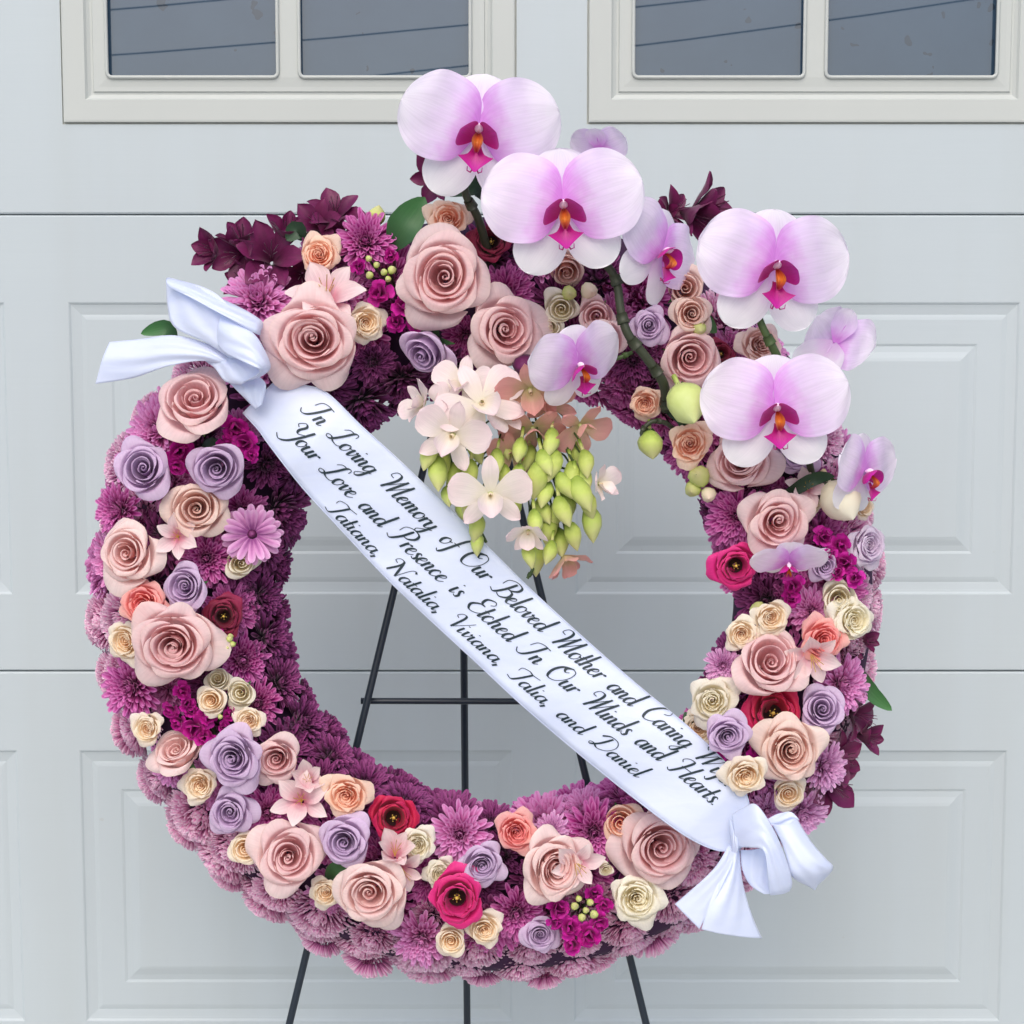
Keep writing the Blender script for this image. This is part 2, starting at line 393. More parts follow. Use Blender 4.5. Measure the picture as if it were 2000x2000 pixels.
# top section with windows
wz0 = wz(243); wz1 = wz0+0.44
WLA, WLB, WRA = wx(122, 243), wx(1009, 243), wx(1146, 243)
WW = WLB-WLA; WP_ = WRA-WLA
wcols = [(WLA-WP_, WLA-WP_+WW), (WLA, WLB), (WRA, WRA+WW), (WRA+WP_, WRA+WP_+WW)]
sec = slab('door_section', XA, XB, J1+GAP, wz1+0.1, [(c[0], c[1], wz0, wz1) for c in wcols], door)
for c in wcols:
    win = nested('window', c[0], c[1], wz0, wz1, [(0, 0), (0.3*px2m, -0.0), (1*px2m, 0.003), (3.4*px2m, 0.003), (4*px2m, -0.0025), (7*px2m, -0.003), (46*px2m, -0.003), (50*px2m, 0.000), (56*px2m, 0.0020), (60*px2m, 0.0020), (62*px2m, 0.000), (70*px2m, 0.000), (88*px2m, -0.001), (88.5*px2m, 0.02)], M['doorframe'], door, close=False)
    xi0, xi1, zi0, zi1 = c[0]+88*px2m, c[1]-88*px2m, wz0+88*px2m, wz1-88*px2m
    xm = (xi0+xi1)/2; hm = 20.5*px2m
    mb = MB(); mb.box(xm-hm, xm+hm, -0.001, 0.02, zi0-0.0002, zi1); link('mullion', mb.mesh('mullion', (M['doorframe'],), False), win)
    for (a, b_) in ((xi0, xm-hm), (xm+hm, xi1)):
        # bead around the pane (rounded corners) and the glass
        pl = []; rr = 0.006
        for (cx, cz, a0) in ((a+rr, zi0+rr, 180), (b_-rr, zi0+rr, 270), (b_-rr, zi1-rr, 0), (a+rr, zi1-rr, 90)):
            for k in range(5): an = rad(a0+k*22.5); pl.append((cx+rr*cos(an), -0.002, cz+rr*sin(an)))
        pl.append(pl[0]); bb = MB(); bb.tube([(x, y, z) for x, y, z in pl], 0.0022, 8, cap=False)
        link('glazing_bead', bb.mesh('glazing_bead', (M['doorframe'],)), win)
        gp = MB(); gp.box(a-0.001, b_+0.001, 0.006, 0.010, zi0-0.001, zi1+0.001); link('pane', gp.mesh('pane', (M['glass'],), False), win)
# dark air behind the joints
bk = MB(); bk.box(XA, XB, 0.032, 0.05, FLOOR_Z+0.01, wz1+0.1)
link('backing', bk.mesh('backing', (plain_mat('door_backing', (70,74,78), 0.8),), False), door)

# overhead wires over the street behind the camera: the panes mirror them
for k, (y, z, dz) in enumerate(((-16.0, 4.35, 0.9), (-16.2, 3.85, 0.8), (-16.4, 3.45, 0.9), (-16.1, 2.2, 0.5))):
    pts = [(x, y, z + dz*x/8 + 0.0035*x*x) for x in [i*2.0-20 for i in range(21)]]
    b = MB(); b.tube(pts, 0.010, 6)
    tag(link('overhead_wire', b.mesh('overhead_wire', (M['steel'],))), ['uppermost dark overhead wire mirrored in the right-hand panes', 'second dark overhead wire mirrored in the window panes', 'third dark overhead wire mirrored in the right-hand panes', 'lowest dark overhead wire mirrored in the window panes'][k], 'wire', 'overhead wires mirrored in the panes')

# ================================================================== EASEL
es = empty('wire_easel', 'black steel wire easel holding up the flower wreath in front of the door', 'easel', None, Matrix.Translation((0, 0, FLOOR_Z)))
def eP(px, py, d): return P(px, py, d) - Vector((0, 0, FLOOR_Z))
def rod(name, a, b, r, sub=10):
    m = MB(); m.tube([a.lerp(b, i/sub) for i in range(sub+1)], r, 12); return link(name, m.mesh(name, (M['steel'],)), es)
def extend(a, b, zt):
    t = (zt-a.z)/(b.z-a.z); return a+(b-a)*t
A0, A1 = eP(855, 800, -0.035), eP(565, 2000, -0.035)
rod('leg', A0, extend(A0, A1, 0), 0.0037)
B0, B1 = eP(1008, 960, -0.035), eP(1262, 2000, -0.035)
rod('leg', extend(B0, B1, A0.z), extend(B0, B1, 0), 0.0037)
C0, C1 = eP(901, 700, -0.060), eP(903, 2000, -0.060)
rod('back_leg', C0, Vector((C1.x, DOOR_Y-0.04, 0)), 0.0040)
rod('crossbar', eP(705, 1369, -0.047), eP(1085, 1370, -0.047), 0.0032)
rod('hook_bar', eP(855, 800, -0.04), eP(960, 800, -0.04), 0.0032)

# ================================================================== WREATH BASE
WC = (950, 1157)
ctr = P(*WC, 0.0)
ms = MS(ctr)
RM, TR = 592*ms, 138*ms
wb = MB()
def ringf(u, v):
    th = u*2*pi; ph = v*2*pi
    sx = cos(ph); sy = sin(ph)
    sx = math.copysign(abs(sx)**0.6, sx); sy = math.copysign(abs(sy)**0.6, sy)
    r = RM*(1+0.0405*sin(th)) + TR*(1-0.035*sin(th))*sx; d = 0.004 + 0.036*sy
    return (r*sin(th), -d*1.0, r*cos(th))
wb.grid(96, 21, ringf, closed=True)
base = link('wreath_base', wb.mesh('wreath_base', (M['foam'],)))
base.matrix_world = Matrix.Translation(ctr) @ Matrix.Rotation(-math.atan(LEAN), 4, 'X')
tag(base, 'dark purple ring-shaped wreath base bare on the inside of its right limb', 'wreath base')

# ================================================================== FLOWER BUILDERS
def rose_petals(seed, groups, ruffle=0.0, ecc=0.07):
    """petal meshes for a bloom of outer radius about 1 looking along +Z; groups from the heart outward:
    (count, rim radius a-b, rim height a-b, lip a-b, half angle a-b, spiral, point a-b)"""
    rg = random.Random(seed); out = []
    ph = rg.random()*6.28; ea = rg.uniform(0, 6.28); ecx, ecy = ecc*cos(ea), ecc*sin(ea)
    sq, sa = rg.uniform(.0, .06), rg.uniform(0, 3.14)
    for (cnt, ra, rb_, ha, hb, ca, cb, wa, wb_, spir0, ta, tb) in groups:
        gsh = rg.uniform(-.02, .02), rg.uniform(-.02, .02)
        for k in range(cnt):
            q_ = k/max(1, cnt-1)
            R0 = (ra+(rb_-ra)*q_)*(1+rg.uniform(-.04, .04)); H = ha+(hb-ha)*q_+rg.uniform(-.03, .03)
            t = min(1, R0/0.85)
            curl = (ca+(cb-ca)*q_)*rg.uniform(.75, 1.3); wdt = rad(wa+(wb_-wa)*q_)*rg.uniform(.92, 1.1)
            spir = spir0*rg.uniform(.6, 1.3); tipp = (ta+(tb-ta)*q_)*rg.uniform(.6, 1.3); tu = rg.uniform(-.28, .28)
            ph += rad(137.5)+rg.uniform(-.22, .22)
            f1, f2, f3 = rg.uniform(0, 6), rg.uniform(0, 6), rg.uniform(0, 6)
            rl, rr_ = rg.uniform(.4, 1.4), rg.uniform(.4, 1.4); pk = rg.uniform(1.0, 1.5)
            nu = 17; nv = 11
            pr = [(0.05+0.12*t, 0.0), (0.28*R0+0.14*t, H*0.16), (R0*0.78+0.02, H*0.46), (R0*0.95, H*0.78), (R0+curl*0.06, H*0.945), (R0+curl*0.30, H*1.0), (R0+curl*0.74, H-curl*0.14), (R0+curl*1.0, H-curl*0.50)]
            sm = catmull(pr, 4)
            def fn(u, v):
                uu = 2*u-1; au = abs(uu); dd = abs(uu-tu)
                vv = 1-(1-v)**1.4
                vv *= 1-(0.08+0.20*smooth(0.2, 0.6, t))*au**2.6
                x = vv*(len(pr)-1); i = min(len(pr)-2, int(x)); q = x-i
                r = pr[i][0]*(1-q)+pr[i+1][0]*q; z = pr[i][1]*(1-q)+pr[i+1][1]*q
                top = smooth(0.58, 1.0, v)
                fl = smooth(0.10, 0.85, dd); sd = rl if uu < tu else rr_
                # a crisp point with both flanks rolled back beside it
                r += tipp*top*(0.10*max(0, 1-dd*pk)-(0.07+curl*.25)*fl*sd)*(.35+t)
                z -= tipp*top*(0.05+curl*0.42)*fl*sd; z += tipp*top*0.03*max(0, 1-dd*2.2)
                r += (0.006+0.026*t)*(sin(uu*3.1+f1)*0.5+sin(uu*7.3+f2)*0.35)*top
                z += (0.006+0.030*t)*sin(uu*4.0+f3)*top+0.018*t*sin(uu*8+v*5+f1)*v
                if ruffle:
                    r += ruffle*sin(uu*9+f2)*top*(0.3+t)+ruffle*.45*sin(uu*21+f3)*top; z += ruffle*sin(uu*12+f1)*top*0.8
                r *= 1+spir*uu
                an = ph+uu*wdt*(0.40+0.60*smooth(0, .55, v))*(1-0.08*top)
                ez = max(0, 1-R0*1.7)*v
                r *= 1+sq*cos(2*(an-sa))
                return (r*cos(an)+ecx*ez+gsh[0]*v, r*sin(an)+ecy*ez+gsh[1]*v, z)
            b = MB(); b.grid(nu, nv, fn, col=lambda u, v: (v, abs(2*u-1), t))
            out.append(b.mesh('petal', (None,)))
    return out
G_FULL = [(5, .035, .19, .65, .69, .012, .03, 165, 120, .30, 0, .15), (4, .33, .43, .73, .79, .03, .06, 104, 94, .13, .2, .5), (5, .50, .62, .80, .74, .08, .13, 86, 76, .10, .5, .9), (6, .66, .84, .64, .40, .16, .27, 72, 60, .06, .8, 1.25)]
G_FULL2 = [(6, .035, .24, .63, .70, .012, .03, 160, 115, .28, 0, .2), (4, .30, .42, .72, .80, .03, .06, 100, 92, .16, .2, .6), (6, .47, .63, .80, .72, .07, .13, 84, 72, .11, .5, 1.0), (6, .68, .83, .62, .42, .17, .26, 68, 60, .06, .8, 1.3)]
G_FULL3 = [(4, .04, .15, .66, .70, .012, .03, 165, 130, .30, 0, .15), (4, .26, .38, .72, .80, .03, .06, 108, 94, .20, .2, .5), (4, .46, .58, .80, .78, .09, .13, 92, 80, .12, .5, 1.0), (6, .62, .84, .68, .38, .18, .30, 76, 62, .07, .9, 1.35)]
G_HALF = [(5, .04, .20, .68, .72, .012, .03, 160, 118, .28, 0, .2), (3, .31, .40, .82, .86, .03, .05, 108, 96, .14, .2, .5), (4, .47, .58, .86, .82, .06, .10, 92, 82, .11, .5, .9), (4, .62, .74, .78, .58, .13, .24, 80, 68, .06, .8, 1.3)]
G_SPRAY = [(10, .03, .38, .56, .70, .015, .05, 130, 80, .20, .1, .4), (4, .46, .56, .74, .70, .06, .10, 84, 76, .10, .5, .8), (6, .62, .80, .62, .40, .15, .24, 72, 60, .06, .8, 1.3)]
G_BUD = [(5, .06, .26, 1.08, 1.02, .01, .03, 150, 100, .22, 0, .2), (4, .36, .48, 1.02, .92, .03, .06, 96, 86, .10, .3, .6), (3, .54, .62, .84, .66, .10, .22, 78, 66, .06, .8, 1.2)]
G_LIS = [(5, .40, .52, .70, .64, .06, .12, 84, 74, .10, .1, .3), (6, .60, .82, .56, .42, .16, .26, 72, 60, .06, .2, .5)]
ROSE = {}
for s in range(8): ROSE['full%d' % s] = rose_petals(10+s, (G_FULL, G_FULL2, G_FULL3)[s % 3], 0.006, (.05, .11, .08)[s % 3])
for s in range(5): ROSE['half%d' % s] = rose_petals(30+s, G_HALF, 0.006)
for s in range(6): ROSE['spray%d' % s] = rose_petals(50+s, G_SPRAY, 0.030)
for s in range(3): ROSE['bud%d' % s] = rose_petals(70+s, G_BUD, 0.005)
for s in range(3): ROSE['lis%d' % s] = rose_petals(80+s, G_LIS, 0.030, 0)

_WT = {}
def wsm(W):
    k = tuple(W)
    if k not in _WT: _WT[k] = sorted((x, max(0, y)) for x, y in catmull(W, 6))
    return _WT[k]
def blade(L, W, bend=0.0, cup=0.0, ripple=0.0, nu=7, nv=9, seed=0, rank=0.0, b=None, Mx=None, twist=0.0, z0bend=0.0, endround=True):
    """a petal along +Y from the origin; W = table of half widths over v; bends towards -Z with bend>0"""
    rg = random.Random(seed); f1, f2 = rg.uniform(0, 6), rg.uniform(0, 6)
    own = b is None; W = wsm(W)
    if own: b = MB()
    st = len(b.v)
    NN = 24; yy = [0]; zz = [0]
    for i in range(NN):
        a = -z0bend*(1-i/NN) + bend*((i+0.5)/NN)
        yy.append(yy[-1]+L/NN*cos(a)); zz.append(zz[-1]-L/NN*sin(a))
    def fn(u, v):
        uu = 2*u-1
        vv = sin(v*pi/2)**0.9 if endround else v
        x = vv*NN; i = min(NN-1, int(x)); q = x-i
        y = yy[i]*(1-q)+yy[i+1]*q; z = zz[i]*(1-q)+zz[i+1]*q
        wd = interp(W, vv)
        z += cup*wd*uu*uu + ripple*sin(uu*3+vv*7+f1)*vv*abs(uu) + ripple*0.35*sin(uu*10+vv*16+f2)*vv*uu*uu + ripple*0.4*sin(vv*11+f2)
        a = twist*vv
        X = wd*uu; return (X*cos(a), y, z+X*sin(a))
    def cl(u, v):
        vv = sin(v*pi/2)**0.9 if endround else v
        return (vv, abs(2*u-1), rank)
    b.grid(nu, nv, fn, cl)
    if Mx is not None: b.xform(Mx, st)
    return b
RZ = lambda a: Matrix.Rotation(a, 4, 'Z')
RX = lambda a: Matrix.Rotation(a, 4, 'X')
RY = lambda a: Matrix.Rotation(a, 4, 'Y')
T = lambda x, y, z: Matrix.Translation((x, y, z))

WM = [(0, .04), (.3, .065), (.6, .085), (.85, .080), (.96, .055), (1, .02)]
WMs = [(0, .03), (.3, .045), (.6, .058), (.85, .056), (.96, .04), (1, .015)]
def mum(seed, n=110, wtab=WM, flat=0.75, incurve=0.5, length=0.72, jit=0.08, split=False, open_c=0.0, base=(0.10, 0.16)):
    """chrysanthemum head of radius 1 looking along +Z; returns one mesh, or petal meshes when split"""
    rg = random.Random(seed); res = []; b = MB()
    for i in range(n):
        f = (i+0.5)/n
        f = open_c+(1-open_c)*f
        th = math.acos(1-f*1.12) if f*1.12 < 1.95 else 1.6       # 0 = axis
        th = min(th, 1.72)
        az = i*2.39996+rg.uniform(-jit, jit)*2
        L = length*(0.62+0.38*f)*rg.uniform(.88, 1.08)
        th2 = th+rg.uniform(-jit, jit)
        # petal starts near the heart and points outward along (th2, az); blade y -> direction
        Mx = RZ(az) @ T(0, (base[0]+base[1]*f)*(1 if base[0] < .2 else sin(th)**.8), -0.10+0.06*(1-f) if base[0] < .2 else -.12+base[0]*cos(th)) @ RX(pi/2-th2)
        bb = MB() if split else b
        blade(L, wtab, bend=-incurve*rg.uniform(.6, 1.3), cup=0.75, nu=3, nv=6, seed=seed*999+i, rank=rg.random(), b=bb, Mx=Mx, z0bend=0.15)
        if split: bb.xform(Matrix.Diagonal((1, 1, flat, 1))); res.append(bb.mesh('petal', (None,)))
    if split: return res
    b.xform(Matrix.Diagonal((1, 1, flat, 1)))
    return b.mesh('petals', (None,))
MUM = {}
for s in range(4): MUM['pale%d' % s] = mum(200+s, 300, WMs, 0.80, 0.55, 0.50, 0.16, base=(0.42, 0.08))
for s in range(4): MUM['dark%d' % s] = mum(220+s, (120, 140, 105, 130)[s], WM, (.85, .8, .95, .75)[s], (.40, .2, .6, .3)[s], 0.88, 0.17)
for s in range(3): MUM['mid%d' % s] = mum(240+s, (170, 140, 120)[s], WM, 0.80, (.5, .3, .7)[s], 0.84, 0.15)
MUMS = {}
for s in range(3): MUMS['spl%d' % s] = mum(260+s, 130, WM, 0.75, 0.30, 0.86, 0.09, split=True)
WD = [(0, .05), (.3, .09), (.6, .125), (.85, .12), (.96, .07), (1, .02)]
MUMS['daisy'] = [blade(0.92, WD, bend=0.25, cup=-0.25, nu=5, nv=8, seed=i, Mx=RZ(i*2*pi/16.5+random.Random(i).uniform(-.12, .12)) @ T(0, .08, 0.05*(i // 17)) @ RX(0.15+0.3*(i//17)+random.Random(i+50).uniform(0, .35))).mesh('petal', (None,)) for i in range(34)]
cen = MB(); cen.grid(12, 6, lambda u, v: (0.17*cos(u*2*pi)*cos(v*pi/2), 0.17*sin(u*2*pi)*cos(v*pi/2), 0.14*sin(v*pi/2)+.04), closed=True)
DISC = cen.mesh('flower_center', (None,))

def put_petals(name, meshes, root, mat):
    for me in meshes: link(name, me, root, mat)

SOLIDS = []        # (px,py,R) of big heads, used to leave out mums nobody sees
_r = random.Random(5)
_cnt = {}
def pick(kind, n):
    _cnt[kind] = _cnt.get(kind, -1)+1; return '%s%d' % (kind, _cnt[kind] % n)
KN = {'full': 8, 'half': 5, 'spray': 6, 'bud': 3, 'lis': 3}
FS = {'full': .96, 'half': 1.08, 'spray': 1.02, 'bud': 1.55, 'lis': 1.0}
def rose(px, py, R, kind, mat, tx, tz, d, label, name='rose', cat='rose', group=None, roll=None):
    p = P(px, py, d); n = face(tx, tz); s = R*MS(p)*FS[kind]
    hz = {'full': .62, 'half': .72, 'spray': .72, 'bud': .9, 'lis': .6}[kind]
    root = empty(name, label, cat, group, frame(p-n*(hz*s), n, _r.uniform(0, 6.28) if roll is None else roll, s))
    put_petals('petal', ROSE[pick(kind, KN[kind])], root, M[mat])
    # green calyx below
    link('calyx', CALYX, root)
    if kind == 'lis':
        link('flower_center', STIG, root, M['anther'])
        link('throat', THROAT, root)
    SOLIDS.append((px, py, R)); return root
cx_ = MB()
cx_.grid(10, 5, lambda u, v: ((0.10+0.16*v)*cos(u*2*pi), (0.10+0.16*v)*sin(u*2*pi), -0.16+0.20*v), closed=True)
for i in range(5): blade(0.55, [(0, .12), (.4, .10), (1, .01)], bend=0.5, nu=3, nv=5, b=cx_, Mx=RZ(i*1.2566) @ T(0, .16, -.02) @ RX(0.5))
CALYX = cx_.mesh('calyx', (M['leaf'],))
sg = MB(); sg.grid(8, 5, lambda u, v: (0.07*cos(u*2*pi)*sin(v*pi), 0.07*sin(u*2*pi)*sin(v*pi), 0.42-0.12*cos(v*pi)), closed=True)
for i in range(5): sg.tube([(0.05*cos(i*1.25), 0.05*sin(i*1.25), .1), (0.13*cos(i*1.25), 0.13*sin(i*1.25), .45)], 0.02, 5)
STIG = sg.mesh('flower_center', (None,))
th_ = MB(); th_.grid(14, 5, lambda u, v: ((0.04+0.26*v)*cos(u*2*pi), (0.04+0.26*v)*sin(u*2*pi), 0.04+0.26*v*v), closed=True)
THROAT = th_.mesh('throat', (plain_mat('lisianthus_throat', (50,26,30), 0.6, 0.2, 8),))

def mum_big(px, py, R, kind, mat, tx, tz, d, label):
    p = P(px, py, d); n = face(tx, tz); s = R*MS(p)
    root = empty('chrysanthemum', label, 'chrysanthemum', 'larger chrysanthemums on the wreath', frame(p-n*(0.3*s), n, _r.uniform(0, 6.28), s))
    put_petals('petal', MUMS[kind], root, M[mat])
    link('flower_center', DISC, root, M['mumdark'] if mat != 'mumlight' or kind == 'daisy' else M['mumpink'])
    SOLIDS.append((px, py, R*0.8)); return root

# ---------------- alstroemeria
WA = [(0, .06), (.25, .14), (.5, .27), (.72, .31), (.86, .22), (.95, .09), (1, .01)]
WA2 = [(0, .05), (.3, .13), (.6, .24), (.8, .22), (.95, .10), (1, .01)]
def alstro_petals(seed, flare=0.9):
    rg = random.Random(seed); out = []
    for i in range(6):
        inner = i % 2
        az = i*pi/3+rg.uniform(-.12, .12)
        Mx = RZ(az) @ T(0, .04, 0) @ RX(rad(62)*rg.uniform(.85, 1.1))
        b = blade(1.15 if not inner else 1.1, WA2 if inner else WA, bend=flare*rg.uniform(.8, 1.25), cup=0.45, ripple=0.03, nu=7, nv=9, seed=seed*10+i, Mx=Mx)
        out.append(b.mesh('petal', (None,)))
    return out
ALS = [alstro_petals(300+i, 0.9) for i in range(3)]
ALSC = [alstro_petals(310+i, 0.25) for i in range(3)]     # half closed
st_ = MB()
for i in range(6):
    a = i*1.05; st_.tube([(0, 0, .1), (0.08*cos(a), .08*sin(a), .6), (0.2*cos(a), .2*sin(a)-.05, 1.0)], 0.012, 4)
STAM = st_.mesh('stamens', (None,))
def alstro(px, py, R, mat, tx, tz, d, label, closed=False, roll=None, cat='alstroemeria', stemto=None, name='alstroemeria'):
    p = P(px, py, d); n = face(tx, tz) if abs(tx) < 50 else Vector((math.copysign(1, tx), -0.15, tz)).normalized()
    s = R*MS(p)*(1.38 if mat == 'alsdark' else 1.15)
    root = empty(name, label, cat, 'dark purple alstroemeria' if mat == 'alsdark' else 'pale pink alstroemeria', frame(p-n*(0.75*s), n, _r.uniform(0, 6.28) if roll is None else roll, s))
    L = ALSC if closed else ALS
    put_petals('petal', L[int(_r.random()*3)], root, M[mat])
    link('stamens', STAM, root, M['anther'] if mat != 'alsdark' else M['alsdark'])
    if stemto:
        q = P(*stemto); a = root.matrix_world.inverted()
        b = MB(); A = Vector((0, 0, 0)); B = a @ q; b.tube([A, A.lerp(B, .5)+Vector((0, 0, -.15)), B], 0.045, 6); link('stem', b.mesh('stem', (M['stemdark'],)), root)
    return root

# ---------------- phalaenopsis
WL = [(x, y*.80) for x, y in ((0, .12), (.05, .34), (.12, .52), (.24, .64), (.42, .70), (.58, .70), (.72, .64), (.84, .51), (.93, .35), (.965, .25), (.988, .145), (.997, .07), (1, .02))]
WS = [(0, .07), (.15, .17), (.4, .30), (.62, .33), (.80, .285), (.88, .235), (.94, .17), (.975, .11), (.993, .055), (1, .01)]
def phal_meshes(seed):
    rg = random.Random(seed); out = []
    def bl(L, W, az, tilt, bend, cup, rip, z, mat, nm, nu=15, nv=26):
        b = blade(L, W, bend=bend, cup=cup, ripple=rip, nu=nu, nv=nv, seed=rg.randint(0, 9999), Mx=RZ(az) @ T(0, 0.02, z) @ RX(tilt))
        out.append((nm, b.mesh(nm, (None,)), mat))
    bl(0.74, [(x, y*1.15) for x, y in WS], rg.uniform(-.06, .06), 0.02, 0.30, -0.12, 0.015, -0.02, 'orchid', 'sepal')
    bl(0.92, WS, rad(142)+rg.uniform(-.08, .08), -0.02, 0.30, -0.10, 0.015, -0.06, 'sepal', 'sepal')
    bl(0.92, WS, rad(-142)+rg.uniform(-.08, .08), -0.02, 0.30, -0.10, 0.015, -0.06, 'sepal', 'sepal')
    bl(1.03, WL, rad(73)+rg.uniform(-.05, .05), 0.12+rg.uniform(-.05, .08), 0.30+rg.uniform(-.1, .2), -0.10, 0.045, 0.0, 'orchid', 'petal')
    bl(1.03, WL, rad(-73)+rg.uniform(-.05, .05), 0.12+rg.uniform(-.05, .08), 0.30+rg.uniform(-.1, .2), -0.10, 0.045, 0.0, 'orchid', 'petal')
    # column
    b = MB(); b.grid(10, 7, lambda u, v: (0.060*cos(u*2*pi)*sin(0.25+v*2.89), 0.02+0.060*sin(u*2*pi)*sin(0.25+v*2.89)+0.02*v, 0.02+0.22*v), closed=True)
    out.append(('column', b.mesh('column', (None,)), 'column'))
    LS = T(0, 0.03, 0) @ Matrix.Scale(1.02, 4)
    # lip: two standing side lobes, throat with callus, anchor-shaped mid lobe with tendrils
    for sgn in (-1, 1):
        W = [(0, .06), (.25, .14), (.55, .19), (.8, .16), (.94, .09), (1, .02)]
        b = blade(0.34, W, bend=-0.7, cup=0.35, nu=9, nv=12, Mx=LS @ T(0.045*sgn, -0.10, 0.02) @ RZ(rad(-66)*sgn) @ RX(rad(40)) @ RY(rad(20)*sgn))
        out.append(('lip_side_lobe', b.mesh('lip_side_lobe', (None,)), 'lip'))
    b = MB(); b.grid(9, 9, lambda u, v: (0.068*(2*u-1)*sin(0.35+v*2.5), -0.06-0.26*v, 0.06+0.17*sin(v*2.6)-0.10*(2*u-1)**2*-1)); b.xform(LS)
    out.append(('lip_callus', b.mesh('lip_callus', (None,)), 'callus'))
    WT = [(0, .05), (.25, .07), (.5, .12), (.62, .22), (.72, .17), (.85, .09), (1, .02)]
    b = blade(0.36, WT, bend=0.7, cup=0.35, nu=7, nv=12, Mx=T(0, -0.22, 0.12) @ RZ(pi) @ RX(rad(38)), endround=False)
    for sgn in (-1, 1):
        b.tube([(0.02*sgn, -0.50, .16), (0.05*sgn, -0.56, .20), (0.09*sgn, -0.55, .26), (0.09*sgn, -0.50, .28)], lambda t: 0.012*(1-t*.6), 5)
    b.xform(LS)
    out.append(('lip_mid_lobe', b.mesh('lip_mid_lobe', (None,)), 'lip'))
    return out
PHAL = [phal_meshes(400+i) for i in range(4)]
_pi = [0]
PHAL += [phal_meshes(430+i) for i in range(5)]
def phal(px, py, R, nvec, roll, d, label, variant=None):
    p = P(px, py, d); n = Vector(nvec).normalized(); s = R*MS(p)
    root = empty('moth_orchid', label, 'orchid', 'pale lilac moth orchids on the wreath', frame(p, n, roll, s))
    for nm, me, mt in PHAL[_pi[0] % 9 if variant is None else variant]: link(nm, me, root, M[mt])
    _pi[0] += 1
    return root

# ---------------- stock florets
def floret(seed):
    rg = random.Random(seed); b = MB()
    for i in range(9):
        az = i*2.4; f = i/9
        blade(0.85, [(0, .08), (.4, .24), (.75, .42), (.95, .30), (1, .1)], bend=0.5-0.7*(1-f), cup=0.25, ripple=0.09, nu=6, nv=6, seed=seed*20+i, rank=f, b=b, Mx=RZ(az) @ T(0, .03, 0.1*(1-f)) @ RX(rad(78)*(1-f*0.75)))
    return b.mesh('floret', (None,))
FLO = [floret(500+i) for i in range(4)]
def budmesh(seed, L=1.0, W=0.42, beak=0.3):
    b = MB(); rg = random.Random(seed); tw = rg.uniform(.1, .5)
    pr = [(0, .10), (.12, .62), (.35, 1.0), (.6, .95), (.82, .55), (.94, .22), (1, .03)]
    def fn(u, v):
        a = u*2*pi+tw*v; r = W*interp(pr, v)*(1+0.07*cos(3*a)); y = L*v
        return (r*cos(a)+beak*0.25*v*v, r*sin(a), y)
    b.grid(10, 9, fn, lambda u, v: (v, 0, 0.5), closed=True)
    b.tube([(0, 0, -.35), (0, 0, 0.04)], 0.06, 6)
    return b.mesh('bud', (None,))
BUD = [budmesh(600+i) for i in range(3)]
BUDB = [budmesh(610+i, 1.0, 0.27, 0.9) for i in range(3)]
def stock(label, florets, buds, d, mat='stock', name='stock_flower'):
    cx = sum(f[0] for f in florets)/len(florets); cy = sum(f[1] for f in florets)/len(florets)
    p0 = P(cx, cy, d-0.03)
    root = empty(name, label, 'stock flower', 'magenta stock flowers', Matrix.Translation(p0)); inv = Matrix.Translation(-p0)
    for (px, py, R) in florets:
        p = P(px, py, d+_r.uniform(-.006, .006)); n = face(_r.uniform(-.5, .5), _r.uniform(-.4, .5))
        o = link('floret', FLO[_r.randrange(4)], root, M[mat]); o.matrix_local = inv @ frame(p-n*R*MS(p)*.35, n, _r.uniform(0, 6), R*MS(p)*1.15)
        b = MB(); q = p-p0; b.tube([q-n*0.004, q*0.5+Vector((0, 0.02, 0)), Vector((0, 0.03, 0))], 0.0016, 5); link('stem', b.mesh('stem', (M['stem'],)), root)
    for (px, py, R) in buds:
        p = P(px, py, d+0.008); n = face(_r.uniform(-.6, .6), _r.uniform(-.3, .6))
        o = link('bud', BUD[_r.randrange(3)], root, M['bud']); o.matrix_local = inv @ frame(p-n*R*MS(p)*.7, n, 0, R*MS(p)*1.7)
        b = MB(); q = p-n*R*MS(p)*.7-p0; b.tube([q, q*0.5+Vector((0, 0.01, 0)), Vector((0, 0.02, 0))], 0.0014, 5); link('stem', b.mesh('stem', (M['stem'],)), root)
    return root
def single_bud(px, py, R, mat, n, d, label, name='flower_bud', cat='flower bud', slim=False):
    p = P(px, py, d); n = Vector(n).normalized()
    s = R*MS(p)*2.0
    root = empty(name, label, cat, None, frame(p-n*s*0.5, n, _r.uniform(0, 6), s))
    link('bud', (BUDB if slim else BUD)[_r.randrange(3)], root, M[mat]); 
    link('calyx', BCAL, root)
    return root
bc = MB()
for i in range(4): blade(0.45, [(0, .14), (.5, .16), (1, .02)], bend=-0.8, nu=3, nv=5, b=bc, Mx=RZ(i*pi/2) @ T(0, .03, -.03) @ RX(0.75))
BCAL = bc.mesh('calyx', (M['stem'],))
def leaf(pts_c, width, d, mat, label, tiltd=0.0, name='leaf'):
    """a leaf along a list of (px,py,d) points"""
    pl = [P(a, b, c) for a, b, c in catmull(pts_c, 6)]
    p0 = pl[0]; n = len(pl); b = MB()
    W = [(0, .12), (.2, .6), (.45, 1), (.7, .85), (.9, .4), (1, .02)]
    def fn(u, v):
        i = min(n-2, int(v*(n-1))); q = v*(n-1)-i; c = pl[i].lerp(pl[i+1], q)
        t = (pl[i+1]-pl[i]).normalized(); s = t.cross(Vector((tiltd, -1, 0))).normalized()
        uu = 2*u-1
        return c-p0+s*(uu*width*MS(c)*interp(W, v))+Vector((0, -0.25*width*MS(c)*(uu*uu-0.4)*interp(W, v), 0))
    b.grid(9, n, fn)
    o = link(name, b.mesh(name, (M[mat],))); o.location = p0
    tag(o, label, 'leaf'); return o
